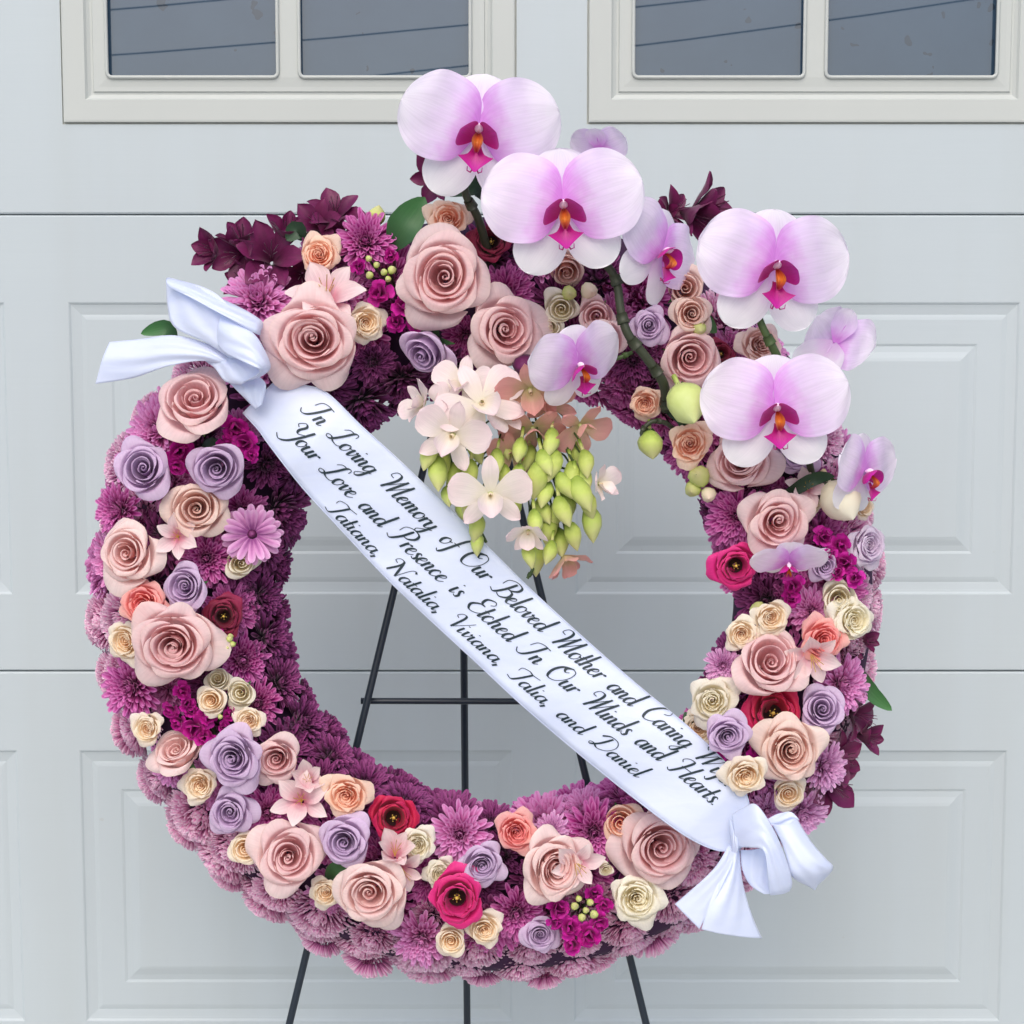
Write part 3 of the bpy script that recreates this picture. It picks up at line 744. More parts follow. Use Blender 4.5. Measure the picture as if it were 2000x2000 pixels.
exec_data = True

# ================================================================== ROSES (photo px, py, radius px, kind, colour, tilt x, tilt z, depth, label)
G = {'pink': 'dusty pink roses', 'lilac': 'lilac roses', 'cream': 'small cream and peach spray roses', 'coral': 'coral pink roses', 'lis': 'crimson and magenta lisianthus'}
for a in [
 (866, 540, 94, 'full', 'pink', -.05, .05, .125, 'largest open dusty pink rose at the top beside the dark green leaf'),
 (612, 665, 98, 'full', 'pink', .05, .0, .130, 'large open dusty pink rose overlapping the top end of the ribbon banner'),
 (990, 645, 82, 'full', 'pink', .30, -.05, .110, 'dusty pink rose below and right of the largest top rose, turned to the right'),
 (380, 778, 80, 'half', 'pink', .02, .62, .118, 'dusty pink rose seen from below its cup just under the top-left white bow'),
 (382, 993, 62, 'half', 'tan', .05, .1, .105, 'tan-hearted pink rose under the two lilac roses on the left limb'),
 (248, 1080, 68, 'full', 'blush', -.15, .22, .108, 'pale blush rose on the outer left edge above the coral rose'),
 (338, 1260, 90, 'full', 'pink', .0, .05, .125, 'largest open dusty pink rose on the left limb beside green buds'),
 (345, 1462, 58, 'half', 'blush', -.4, 1.1, .095, 'blush rose seen side-on beneath the magenta stock on the lower left'),
 (540, 1483, 50, 'half', 'pink', -.05, .05, .105, 'small dusty pink rose right of the largest lower-left lilac rose'),
 (566, 1672, 74, 'full', 'pink', .15, .25, .118, 'dusty pink rose with a deep open cup between a cream and a lilac rose'),
 (722, 1745, 76, 'full', 'blush', -.1, -.05, .120, 'blush pink rose at the bottom left of the magenta lisianthus'),
 (1085, 1695, 74, 'full', 'blush', .3, .05, .112, 'pink rose beside a pink alstroemeria right of the coral rose at the bottom'),
 (1292, 1655, 86, 'full', 'pink', .15, .12, .100, 'large dusty pink rose partly under the lower end of the ribbon'),
 (1505, 1290, 76, 'half', 'pink', .10, .60, .115, 'dusty pink rose seen from its side above the crimson lisianthus on the right'),
 (1543, 1468, 70, 'full', 'tan', -.05, .05, .122, 'round tan-hearted rose with tight spiral on the lower right limb'),
 (1520, 1020, 72, 'full', 'pink', .05, .0, .118, 'dusty pink rose right above the small downward-facing orchid'),
 (1350, 700, 68, 'half', 'pink', .10, -.15, .105, 'pink rose above the large green orchid bud'),
 (1445, 900, 68, 'full', 'pink', -.25, .3, .098, 'dusty pink rose half hidden under the lowest large orchid'),
 (1178, 665, 46, 'half', 'pink', -.35, -.25, .100, 'small dusty pink rose left of the thick orchid stem'),
 (1165, 618, 32, 'bud', 'pink', -.1, -.1, .098, 'dusty pink rosebud above the small rose by the orchid stem'),
 (1350, 612, 42, 'half', 'tan', -.05, -.05, .112, 'tan rosebud with spiral heart left below the right-hand orchid'),
 (1338, 562, 36, 'bud', 'tan', .0, .1, .098, 'orange-tan rosebud right of the side-facing orchid lip'),
 (1488, 672, 44, 'spray', 'tan', .1, .1, .095, 'small tan rose crossed by a green stem between two large orchids'),
]: rose(*a, group=G['pink'])
for a in [
 (825, 692, 44, 'bud', 'lilac', -.45, -.55, .110, 'lilac rose drooping below the largest top rose'),
 (278, 915, 60, 'half', 'lilac', -.02, .3, .112, 'lilac rose on the outer left edge under the pink chrysanthemum'),
 (422, 915, 58, 'half', 'lilac', .0, -.05, .118, 'open lilac rose with curled back petal beside the ribbon on the left limb'),
 (360, 1146, 50, 'half', 'lilac', -.25, .15, .110, 'lilac rose between the coral rose and the purple chrysanthemums'),
 (455, 1482, 62, 'full', 'lilac', -.02, .18, .120, 'largest lilac rose, on the lower left above a smaller one'),
 (448, 1588, 48, 'full', 'lilac', -.05, .0, .112, 'small round lilac rose under the largest lower-left lilac rose'),
 (672, 1645, 54, 'full', 'lilac', -.05, .1, .118, 'lilac rose between the deep-cupped pink rose and crimson lisianthus'),
 (941, 1690, 46, 'full', 'lilac', .0, .05, .108, 'lilac rose below the coral bud at the bottom of the wreath'),
 (1055, 1826, 37, 'full', 'lilac', .05, .1, .092, 'small lilac rose among magenta stock low at the bottom'),
 (1421, 1437, 46, 'full', 'lilac', .0, .05, .150, 'lilac rose touching the upper edge of the ribbon near its lower end'),
 (1606, 1385, 48, 'half', 'lilac', -.05, .35, .105, 'lilac rose seen slightly from below right of the crimson lisianthus'),
 (1612, 1105, 32, 'half', 'lilac', .2, -.05, .100, 'little lilac rose right of the small downward-facing orchid'),
 (1268, 636, 38, 'full', 'lilac', .0, -.05, .110, 'little lilac rose right of the thick orchid stem'),
 (1552, 885, 46, 'half', 'lilac', -.1, .0, .090, 'shaded lilac rose below the lip of the lowest large orchid'),
]: rose(*a, group=G['lilac'])
rose(1704, 1066, 46, 'spray', 'palelilac', .55, .05, .085, 'very pale lilac rose on the outer right edge facing right', group=G['lilac'])
for a in [
 (277, 1178, 50, 'spray', 'coral', -.1, .25, .110, 'bright coral rose on the left edge above the largest left rose'),
 (1008, 1627, 42, 'spray', 'coral', .0, .1, .112, 'coral-peach rose standing alone at the inner bottom edge'),
 (1612, 1250, 46, 'spray', 'coral', .1, .2, .108, 'coral pink rose on the right limb behind pink alstroemeria'),
]: rose(*a, group=G['coral'])
for a in [
 (622, 497, 42, 'spray', 'peach', .0, .1, .092, 'peach spray rose beneath the dark alstroemerias at the top left'),
 (876, 424, 42, 'spray', 'peach', .0, .15, .092, 'peach spray rose between the green leaf and the orchid stem'),
 (718, 630, 40, 'spray', 'cream', .35, -.05, .102, 'cream-tan spray rose tucked right of the rose by the ribbon'),
 (240, 1253, 42, 'spray', 'cream', -.3, .1, .092, 'cream rose peeping out left of the largest left rose'),
 (412, 1368, 32, 'half', 'cream', -.1, .15, .108, 'cream rosebud right above the magenta stock on the left'),
 (470, 1353, 27, 'bud', 'ivory', .05, .2, .100, 'closed ivory bud touching the dark chrysanthemums on the left limb'),
 (485, 1408, 30, 'spray', 'cream', -.05, .1, .106, 'round cream rosebud above the small pink rose at lower left'),
 (284, 1424, 34, 'spray', 'cream', -.15, .1, .102, 'cream rosebud on the outer left edge beside the side-on blush rose'),
 (388, 1534, 37, 'spray', 'cream', -.1, .15, .100, 'peach-hearted cream rose at left below the side-on blush rose'),
 (676, 1556, 46, 'spray', 'peach', .0, .05, .114, 'open peach-cream rose on the inner lower-left edge'),
 (478, 1658, 37, 'half', 'cream', -.05, .15, .104, 'yellow-cream rose left of the deep-cupped pink rose'),
 (634, 1746, 33, 'spray', 'cream', -.1, .0, .098, 'small peach-cream rose between two pink roses at the lower left'),
 (815, 1653, 36, 'spray', 'ivory', -.05, .0, .108, 'ivory spray rose right of the pink alstroemeria at the bottom'),
 (860, 1708, 32, 'spray', 'ivory', .05, .0, .100, 'ivory spray rose directly above the magenta lisianthus'),
 (881, 1838, 33, 'half', 'cream', -.05, .0, .094, 'cream rosebud, left of the pair under the magenta lisianthus'),
 (946, 1818, 37, 'spray', 'cream', .1, .0, .098, 'cream rose, right of the pair under the magenta lisianthus'),
 (1212, 1607, 34, 'bud', 'peach', -.1, .15, .096, 'peach rosebud left of the large rose under the ribbon'),
 (1244, 1757, 52, 'spray', 'ivory', .0, .15, .104, 'ruffled ivory rose under the large rose near the lower bow'),
 (1391, 1372, 50, 'spray', 'ivory', -.15, .05, .108, 'large round ivory rose above the lilac rose beside the ribbon'),
 (1362, 1424, 36, 'spray', 'cream', -.2, .1, .090, 'cream rose almost hidden behind the ribbon edge on the right'),
 (1457, 1518, 44, 'spray', 'cream', -.1, -.1, .152, 'peach-hearted cream rose beside the printed ribbon end'),
 (1540, 1552, 36, 'half', 'cream', .05, -.1, .104, 'cream rose with yellow heart just above the lower white bow'),
 (1449, 1240, 35, 'spray', 'cream', -.1, .0, .108, 'cream rosebud beside the bare dark inside of the right limb'),
 (1508, 1207, 38, 'spray', 'cream', .05, .0, .110, 'peach-cream rose under the small downward-facing orchid'),
 (1674, 1212, 46, 'spray', 'ivory', .35, .1, .100, 'large ivory rose on the outer right edge'),
 (1640, 1170, 34, 'bud', 'ivory', -.1, .1, .096, 'ivory bud just above the ivory rose on the outer right edge'),
 (1348, 868, 44, 'spray', 'peach', -.1, .0, .104, 'pale peach rose under the large green orchid bud'),
 (1260, 790, 34, 'spray', 'peach', -.1, -.2, .092, 'pale peach rose at the lower end of the thick orchid stem'),
 (1096, 604, 30, 'bud', 'ivory', -.1, -.2, .092, 'cream bud below the middle top orchid'),
 (1107, 530, 36, 'bud', 'tan', .0, -.6, .085, 'greyish tan bud hanging behind the middle top orchid'),
 (1075, 640, 22, 'bud', 'ivory', .0, -.1, .086, 'tiny ivory bud beside the drooping side orchid'),
 (1184, 1700, 13, 'bud', 'ivory', .0, .0, .100, 'tiny whitish bud between the pink rose and the large rose'),
 (425, 1325, 22, 'bud', 'ivory', .1, .4, .094, 'small greenish bud right under the stock beside the largest left rose'),
 (470, 1100, 28, 'bud', 'ivory', .2, .1, .084, 'greenish ivory bud among purple chrysanthemums on the left limb'),
 (1590, 985, 16, 'bud', 'ivory', .2, .0, .090, 'tiny ivory bud beside the white orchid bud on the right'),
 (1690, 990, 26, 'spray', 'cream', .4, .0, .080, 'little cream rose under the right-facing orchid'),
]: rose(*a, group=G['cream'])
for a in [
 (437, 1205, 42, 'lis', 'wine', .2, .05, .092, 'dark wine lisianthus right above the green stock buds'),
 (770, 1598, 50, 'lis', 'crimson', .2, .25, .098, 'crimson lisianthus on the inner lower-left edge'),
 (892, 1757, 58, 'lis', 'magenta', .0, .05, .112, 'magenta lisianthus with open dark throat at the bottom'),
 (1512, 1392, 62, 'lis', 'crimson', .0, .35, .106, 'crimson lisianthus with dark throat on the right limb'),
 (1439, 1107, 48, 'lis', 'magenta', .05, -.05, .104, 'magenta lisianthus on the inner edge of the right limb'),
 (958, 470, 44, 'lis', 'wine', -.1, .2, .080, 'dark red lisianthus half hidden behind the middle top orchid'),
 (1410, 690, 30, 'lis', 'wine', .3, .2, .075, 'dark red lisianthus petals right of the upper right pink rose'),
]: rose(*a, name='lisianthus', cat='lisianthus', group=G['lis'])

# ================================================================== LARGER CHRYSANTHEMUMS
for a in [
 (502, 575, 74, 'spl0', 'mumpink', .0, .5, .085, 'pink chrysanthemum with yellowish heart right of the top-left bow'),
 (712, 465, 62, 'spl1', 'mummag', .0, .25, .080, 'magenta chrysanthemum above the stock at the top left'),
 (296, 838, 70, 'spl2', 'mumpink', -.45, .15, .078, 'pink chrysanthemum at the outer left under the pink cup-shaped rose'),
 (220, 1000, 56, 'spl0', 'mummag', -.6, .0, .070, 'magenta chrysanthemum on the outermost left edge'),
 (492, 1045, 62, 'daisy', 'mumlight', .1, .0, .090, 'daisy-like orchid-pink chrysanthemum facing forward on the left limb'),
 (400, 1092, 58, 'spl1', 'mummag', .0, .0, .080, 'purple chrysanthemum between the tan-hearted rose and the daisy-like one'),
 (245, 1345, 66, 'spl2', 'mummag', -.4, .0, .078, 'magenta-purple chrysanthemum under the largest left rose'),
 (520, 1590, 56, 'spl0', 'mummag', .0, .0, .085, 'dark magenta chrysanthemum between lilac rose and pink alstroemeria'),
 (897, 1632, 64, 'spl1', 'mumpink', .0, .15, .092, 'bright pink-purple chrysanthemum left of the coral-peach rose'),
 (1160, 1630, 66, 'spl2', 'mummag', .0, .05, .088, 'magenta chrysanthemum left of the peach rosebud at the ribbon'),
 (1078, 1624, 36, 'spl0', 'mumlight', .0, .1, .092, 'small pale orchid chrysanthemum right of the coral-peach rose'),
 (1010, 1790, 58, 'spl1', 'mummag', .1, -.1, .082, 'magenta chrysanthemum above the small lilac rose at the bottom'),
 (820, 1845, 60, 'spl2', 'mumpink', -.1, -.3, .072, 'pink chrysanthemum left of the two cream roses at the bottom'),
 (1413, 1302, 38, 'spl1', 'mumlight', -.1, .0, .098, 'small light orchid chrysanthemum on the inner right edge'),
 (1592, 1195, 50, 'spl0', 'mumpink', .1, .1, .086, 'orchid-purple chrysanthemum between cream roses on the right limb'),
 (1440, 1010, 62, 'spl2', 'mummag', -.2, .0, .082, 'magenta chrysanthemum left of the rose above the small orchid'),
 (1480, 950, 46, 'spl0', 'mumdark', .0, .2, .075, 'dark purple chrysanthemum under the half hidden right-hand rose'),
 (1655, 1340, 62, 'spl1', 'mumpink', .5, .1, .070, 'bright orchid-pink chrysanthemum on the outer right edge'),
 (1620, 1500, 52, 'spl2', 'mumlight', .5, .0, .066, 'light orchid chrysanthemum right of the tan-hearted lower right rose'),
 (1238, 705, 50, 'spl0', 'mumdark', .0, -.1, .074, 'dark purple chrysanthemum beside the lower orchid stem'),
 (1570, 1600, 56, 'spl1', 'mumlight', .3, -.4, .062, 'light orchid chrysanthemum right above the lower bow loop'),
 (1500, 1588, 40, 'spl0', 'mumlight', .0, -.1, .070, 'light orchid chrysanthemum under the cream rose at the lower bow'),
 (1345, 1675, 44, 'spl2', 'mumlight', .1, .1, .066, 'light orchid chrysanthemum left of the lower bow knot'),
]: mum_big(*a)

# ================================================================== ALSTROEMERIAS
R = rad
for a in [
 # px,py,R,mat,tx,tz,d,label,closed,roll
 (403, 487, 44, 'alsdark', -.9, .2, .055, 'leftmost dark purple alstroemeria of the top-left cluster', True, 0.3),
 (450, 500, 48, 'alsdark', -.5, -.2, .070, 'dark purple alstroemeria second from the left at the top left', False, 1.0),
 (468, 455, 46, 'alsdark', -.2, 1.6, .060, 'dark purple alstroemeria with upright narrow petals at the top left', True, 0.0),
 (528, 488, 58, 'alsdark', .1, .4, .080, 'glossy dark purple alstroemeria in the middle of the top-left cluster', False, 0.4),
 (562, 440, 46, 'alsdark', .2, 1.5, .062, 'dark purple alstroemeria with pointed petals rising between two others', True, 0.9),
 (655, 400, 46, 'alsdark', .1, .9, .066, 'topmost dark purple alstroemeria of the top-left cluster', False, 0.2),
 (615, 430, 44, 'alsdark', -.2, .4, .075, 'dark purple alstroemeria above the peach spray rose at top left', False, 0.8),
 (660, 470, 40, 'alsdark', .3, .1, .066, 'dark purple alstroemeria left of the magenta chrysanthemum at top left', False, 2.0),
 (590, 540, 40, 'alsdark', .1, -.2, .066, 'dark purple alstroemeria behind the pale pink one at top left', False, 1.4),
 (468, 545, 40, 'alsdark', -.6, .4, .058, 'dark purple alstroemeria behind the pink chrysanthemum at the bow', True, 2.4),
 (845, 350, 44, 'alsdark', -.5, -.3, .070, 'dark purple alstroemeria under the leftmost large orchid', False, 0.5),
 (1290, 420, 34, 'alsdark', -.4, .3, .055, 'crinkled dark purple alstroemeria between the middle and right orchids', False, 1.1),
 (1400, 398, 60, 'alsdark', 2.4, .9, .055, 'trumpet-shaped dark purple alstroemeria pointing to the upper right', True, 0.2),
 (1370, 430, 50, 'alsdark', 1.6, -.9, .058, 'dark purple alstroemeria hanging behind the right-hand top orchid', True, 1.3),
 (1695, 1403, 44, 'alsdark', 1.4, -.3, .045, 'dark purple alstroemeria on the right edge under the long green leaf', False, 0.3),
 (1655, 1480, 44, 'alsdark', .8, .2, .050, 'dark purple alstroemeria in the middle of the lower right edge', False, 1.0),
 (1640, 1540, 56, 'alsdark', .7, -.2, .055, 'lowest dark purple alstroemeria on the right edge', False, 1.9),
 (1700, 1248, 26, 'alsdark', .9, .3, .045, 'small dark purple alstroemeria under the outer ivory rose', True, 0.9),
 (1668, 1275, 24, 'alsdark', .9, .3, .050, 'tiny dark purple alstroemeria right of the coral pink rose', True, 2.0),
 (1215, 590, 42, 'alsdark', .0, -.3, .065, 'dark purple alstroemeria in shade behind the thick orchid stem', False, 2.0),
 (1420, 650, 40, 'alsdark', .2, .0, .065, 'dark purple alstroemeria in shade left of the tan rose', False, 0.0),
 (1330, 405, 40, 'alsdark', 1.0, .5, .060, 'dark purple alstroemeria at the base of the trumpet-shaped one top right', False, 2.2),
 (1705, 1440, 36, 'alsdark', 1.2, .1, .040, 'dark purple alstroemeria petals sticking out right below the green leaf', True, 1.2),
 (637, 560, 74, 'alspink', .05, .75, .116, 'pale pink alstroemeria above the rose by the ribbon', False, 0.5),
 (345, 1046, 44, 'alspink', .1, .2, .112, 'yellow-flecked pale alstroemeria left under the tan-hearted rose', False, 0.1),
 (585, 1560, 56, 'alspink', .0, .4, .112, 'pink and ivory alstroemeria left of the peach-cream rose', False, 0.9),
 (600, 1520, 42, 'alspink', .1, .6, .104, 'ivory alstroemeria behind the pink and ivory one at lower left', True, 0.2),
 (772, 1655, 50, 'alspink', .1, 1.0, .116, 'pale pink alstroemeria standing upright left of the ivory spray rose', True, 0.4),
 (790, 1710, 42, 'alspink', .3, -.3, .112, 'pale pink alstroemeria petals overlapping the blush rose at the bottom', False, 1.4),
 (1130, 1695, 50, 'alspink', .2, -.1, .116, 'coral pink alstroemeria on the right of the bottom pink rose', False, 0.7),
 (1592, 1292, 54, 'alspink', .1, -.3, .116, 'pale pink alstroemeria under the coral pink rose on the right', False, 0.3),
 (1578, 948, 40, 'alspink', -.1, .3, .098, 'dusky pink alstroemeria above the white orchid bud on the right', False, 0.3),
]: alstro(*a[:8], closed=a[8], roll=a[9])

# ================================================================== STOCK CLUSTERS
stock('magenta stock sprig with green buds left of the largest top rose', [(765, 500, 18), (742, 573, 30), (700, 520, 18), (790, 600, 30), (815, 628, 26), (775, 630, 24), (832, 600, 18)], [(722, 538, 11), (735, 518, 9), (750, 532, 10), (765, 528, 12), (758, 545, 9), (720, 505, 9)], .092)
stock('magenta stock beside the upper lilac roses on the left limb', [(350, 880, 34), (372, 905, 24), (345, 910, 22)], [], .096)
stock('magenta stock against the ribbon near its upper end', [(458, 835, 32), (480, 865, 30), (440, 870, 24), (490, 890, 18)], [], .094)
stock('magenta stock spike with lime buds right of the largest left rose', [(408, 1292, 20), (425, 1238, 14)], [(408, 1262, 9), (432, 1258, 9), (448, 1248, 9), (428, 1272, 9), (455, 1258, 8), (442, 1266, 9), (450, 1243, 8)], .104)
stock('vivid magenta stock clump in the middle of the lower left', [(355, 1350, 22), (365, 1375, 20), (335, 1385, 22), (380, 1420, 32), (350, 1410, 22), (405, 1400, 24), (425, 1450, 26), (400, 1440, 24), (450, 1395, 18), (440, 1420, 16), (375, 1390, 18)], [(430, 1400, 7)], .100)
stock('magenta stock with lime buds at the bottom right of the pink rose', [(1088, 1775, 28), (1112, 1812, 28), (1160, 1745, 22), (1180, 1765, 22), (1150, 1825, 30), (1120, 1845, 24), (1170, 1800, 24), (1085, 1800, 20)], [(1122, 1770, 11), (1136, 1792, 11), (1152, 1762, 10), (1160, 1786, 12), (1130, 1755, 9), (1144, 1778, 9)], .096)
stock('magenta stock on the right limb beside the pale lilac rose', [(1608, 1050, 26), (1640, 1065, 26), (1652, 1100, 28), (1635, 1120, 20), (1670, 1130, 22), (1620, 1080, 18)], [], .094)
stock('magenta stock under the small downward-facing orchid', [(1550, 1145, 26), (1545, 1168, 22)], [], .092)
stock('deep magenta stock between crimson lisianthus and tan-hearted rose', [(1480, 1430, 28), (1475, 1460, 28), (1490, 1480, 22), (1400, 1480, 22), (1500, 1440, 20)], [], .096)

# ================================================================== MOTH ORCHIDS
phal(935, 258, 156, (.02, -1, .05), rad(-6), .150, 'topmost and leftmost large pale orchid standing above the wreath')
phal(1100, 405, 156, (.0, -1, .02), rad(4), .175, 'large pale orchid second from the left overlapping the topmost one')
phal(1512, 522, 152, (.14, -1, .0), rad(-3), .160, 'large pale orchid on the upper right against the garage door')
phal(1515, 800, 144, (.0, -1, .06), rad(3), .160, 'lowest large orchid, on the right above the dusky roses')
phal(1292, 492, 116, (1.05, -.9, -.1), rad(-22), .130, 'side-facing orchid between the middle and upper right orchids')
phal(1128, 712, 104, (.62, -1, -.35), rad(14), .150, 'side-facing orchid drooping beside the pink dendrobium blossoms')
phal(1688, 922, 100, (1.0, -.95, -.1), rad(-4), .115, 'right-facing orchid on the outer right edge with magenta lip')
phal(1540, 1098, 74, (.0, -.75, -.85), rad(2), .125, 'small downward-facing orchid on the right limb')
phal(1632, 672, 96, (1.0, .75, -.55), rad(20), .110, 'orchid seen from behind on the upper right edge')
phal(1172, 290, 60, (.5, .9, .6), rad(0), .12, 'greyish orchid petals seen from behind over the middle top orchid')

def stem_obj(name, pts, rpx, label, mat='stem', cat='branch'):
    pl = [P(*q) for q in catmull(pts, 8)]; p0 = pl[0]; r = rpx*MS(p0)
    b = MB(); b.tube([q-p0 for q in pl], lambda t: r*(1-0.25*t), 10)
    for k in range(3, len(pl)-3, 9):     # nodes with a sheath
        c = pl[k]-p0; t = (pl[k+1]-pl[k-1]).normalized()
        b.tube([c-t*r*0.9, c, c+t*r*1.1], lambda q: r*(1.28-0.2*q), 10)
    o = link(name, b.mesh(name, (M[mat],))); o.location = p0; return tag(o, label, cat)
stem_obj('orchid_branch', [(1300, 800, .09), (1296, 750, .115), (1262, 698, .125), (1228, 655, .13), (1213, 610, .13), (1200, 540, .13), (1150, 480, .135), (1105, 420, .14)], 10, 'thick dark green orchid stem curving down behind the middle top orchid', 'stemdark')
stem_obj('orchid_branch', [(960, 520, .06), (935, 430, .10), (908, 370, .12), (920, 300, .125)], 9, 'dark green orchid stem under the topmost orchid', 'stemdark')
stem_obj('orchid_branch', [(1535, 740, .11), (1515, 690, .13), (1490, 640, .135), (1470, 590, .13)], 9, 'green orchid stem between the two large right-hand orchids')
stem_obj('orchid_branch', [(1590, 960, .07), (1580, 900, .10), (1560, 840, .13)], 8, 'green orchid stem behind the lowest large orchid', 'stemdark')
stem_obj('rose_tendril', [(1185, 700, .10), (1205, 700, .115), (1235, 688, .115)], 5, 'thin pale green stem hooked beside the orchid stem')

single_bud(1342, 788, 48, 'green', (.35, -1, -.9), .135, 'large pale green moth orchid bud between two pink roses', 'orchid_bud', 'orchid bud')
single_bud(1270, 868, 30, 'bud', (.02, -.4, -1), .105, 'heart-shaped green bud hanging on a hooked stem into the wreath opening')
stem_obj('bud_branch', [(1322, 845, .085), (1300, 826, .10), (1272, 824, .105), (1253, 846, .105), (1268, 862, .105)], 5, 'hooked dark stem carrying the heart-shaped green bud', 'stemdark')
single_bud(1366, 930, 26, 'bud', (-.2, -1, .2), .092, 'round green bud under the pale peach rose, uppermost of three')
single_bud(1352, 955, 20, 'bud', (-.4, -1, -.2), .086, 'dark green bud on the inner right edge, leftmost of three')
single_bud(1384, 966, 18, 'budcream', (-.1, -1, -.3), .090, 'yellowish bud on the inner right edge, lowest of three')
single_bud(1640, 980, 48, 'ivory', (.45, -1, -1.1), .105, 'smooth white egg-shaped bud on the right limb', 'flower_bud')
single_bud(1365, 642, 17, 'bud', (.0, -1, -.4), .108, 'small green bud right of the tan rosebud')
single_bud(1372, 620, 20, 'leaf', (.3, -1, .4), .100, 'small dark green bud above the lighter one by the tan rosebud')
single_bud(735, 420, 22, 'bud', (.2, -.5, 1), .062, 'small green bud above the magenta chrysanthemum at the top')
single_bud(1112, 572, 18, 'bud', (.1, -1, .0), .094, 'small lime bud above the cream bud under the middle orchid')
single_bud(1150, 568, 20, 'budcream', (.1, -1, -.1), .094, 'small yellowish-pink bud left of the thick orchid stem')
single_bud(873, 735, 26, 'bud', (-.1, -.6, -1), .102, 'lime green bud hanging under the drooping lilac rose')
single_bud(1480, 1190, 20, 'bud', (-.4, -1, .5), .090, 'lime green bud above the cream rosebud on the right limb')
single_bud(1025, 715, 28, 'mumdark', (.0, -1, -.3), .105, 'dark purple bud under the right-turned dusty pink rose')

# ================================================================== LEAVES
leaf([(765, 490, .070), (790, 440, .078), (830, 385, .070)], 34, .07, 'leaf', 'broad dark green leaf at the top between stock and peach rose')
leaf([(345, 660, .085), (322, 640, .088), (275, 652, .085)], 16, .08, 'leaf', 'pointed green leaf behind the top-left white bow')
leaf([(1685, 1310, .04), (1700, 1350, .045), (1742, 1388, .045)], 16, .05, 'leaf', 'long curved green leaf sticking out on the right edge')
leaf([(640, 1720, .085), (655, 1700, .095), (690, 1690, .095)], 18, .09, 'leaf', 'green leaf between the deep-cupped pink rose and the blush rose')
leaf([(400, 860, .085), (410, 870, .09), (440, 880, .09)], 18, .09, 'leafdark', 'dark green leaf under the cup-shaped pink rose at left')
leaf([(960, 400, .075), (930, 360, .085), (870, 380, .080)], 24, .09, 'leafdark', 'dark leaf behind the stem of the topmost orchid')
leaf([(590, 470, .07), (580, 450, .075), (560, 470, .075)], 20, .09, 'leafdark', 'dark green leaf among the top-left alstroemerias')
leaf([(1300, 805, .09), (1330, 815, .10), (1345, 850, .09)], 14, .09, 'leafdark', 'dark green leaf above the hooked bud stem')
leaf([(1345, 640, .085), (1370, 625, .105), (1400, 650, .09)], 18, .09, 'leaf', 'small green leaf right of the tan rosebud')
leaf([(1360, 1440, .075), (1345, 1412, .085), (1338, 1390, .08)], 10, .09, 'leafdark', 'tiny dark green leaf tip left of the large ivory rose')
leaf([(1490, 1000, .08), (1580, 940, .10), (1630, 930, .09)], 14, .09, 'leafdark', 'dark leaf behind the white egg-shaped bud')

# ================================================================== DENDROBIUM CASCADE
WP = [(0, .06), (.25, .22), (.55, .40), (.8, .40), (.93, .26), (1, .03)]
WQ = [(0, .06), (.3, .17), (.6, .21), (.85, .15), (1, .02)]
def dend_petals(seed, openb=1.0):
    rg = random.Random(seed); out = []
    for az, L, W, tl in ((0, .9, WQ, .1), (72, 1.0, WP, .15), (-72, 1.0, WP, .15), (138, .9, WQ, .1), (-138, .9, WQ, .1)):
        Mx = RZ(rad(az)+rg.uniform(-.1, .1)) @ T(0, .03, 0) @ RX(tl+(1-openb)*1.1)
        out.append(('petal', blade(L, W, bend=0.35*openb+rg.uniform(-.1, .2), cup=-.1+rg.uniform(0, .3), ripple=.04, nu=7, nv=9, seed=seed+int(az), Mx=Mx).mesh('petal', (None,))))
    b = blade(.75, [(0, .1), (.3, .26), (.6, .30), (.85, .26), (1, .04)], bend=-.2, cup=.9, ripple=.05, nu=9, nv=9, seed=seed, Mx=T(0, 0, .05) @ RZ(pi) @ RX(rad(48)))
    out.append(('lip', b.mesh('lip', (None,))))
    return out
DEN = [dend_petals(700, .9), dend_petals(705, .75), dend_petals(710, .45)]
def dend(px, py, R, n, roll, d, mat, v, label):
    p = P(px, py, d); n = Vector(n).normalized(); s = R*MS(p)*1.12
    root = empty('dendrobium_blossom', label, 'dendrobium', 'dendrobium blossoms hanging from the top of the wreath', frame(p, n, roll, s))
    for nm, me in DEN[v]: link(nm, me, root, M[mat])
    link('column', COLM, root)
cm = MB(); cm.grid(8, 5, lambda u, v: (.07*cos(u*2*pi)*(1-.4*v), .07*sin(u*2*pi)*(1-.4*v), .02+.22*v), closed=True); COLM = cm.mesh('column', (M['budcream'],))
dend(940, 790, 84, (.1, -1, .3), rad(30), .135, 'dend', 0, 'pale pink dendrobium blossom topmost in the hanging cascade')
dend(885, 850, 72, (-.2, -1, -.1), rad(-20), .140, 'dend', 1, 'pale pink dendrobium blossom left in the cascade above the green buds')
dend(830, 790, 50, (-.9, -.6, .3), rad(50), .110, 'dend', 2, 'pale dendrobium blossom pointing left beside the dark chrysanthemums')
dend(958, 965, 74, (.0, -1, -.1), rad(4), .145, 'dend', 0, 'forward-facing dusty pink dendrobium blossom in the middle of the cascade')
dend(1032, 1035, 46, (-.1, -.8, -.7), rad(0), .140, 'dend', 2, 'small pink half-open dendrobium blossom low in the cascade')
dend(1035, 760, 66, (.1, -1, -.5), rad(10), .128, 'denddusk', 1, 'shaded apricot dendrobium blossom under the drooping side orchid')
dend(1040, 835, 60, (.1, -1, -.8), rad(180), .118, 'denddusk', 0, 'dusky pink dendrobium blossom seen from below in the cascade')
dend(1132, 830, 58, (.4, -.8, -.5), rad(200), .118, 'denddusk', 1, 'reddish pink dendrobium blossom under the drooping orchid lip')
dend(1168, 945, 44, (.8, -.8, .1), rad(10), .120, 'dend', 2, 'half-open pink dendrobium blossom at the right of the cascade')
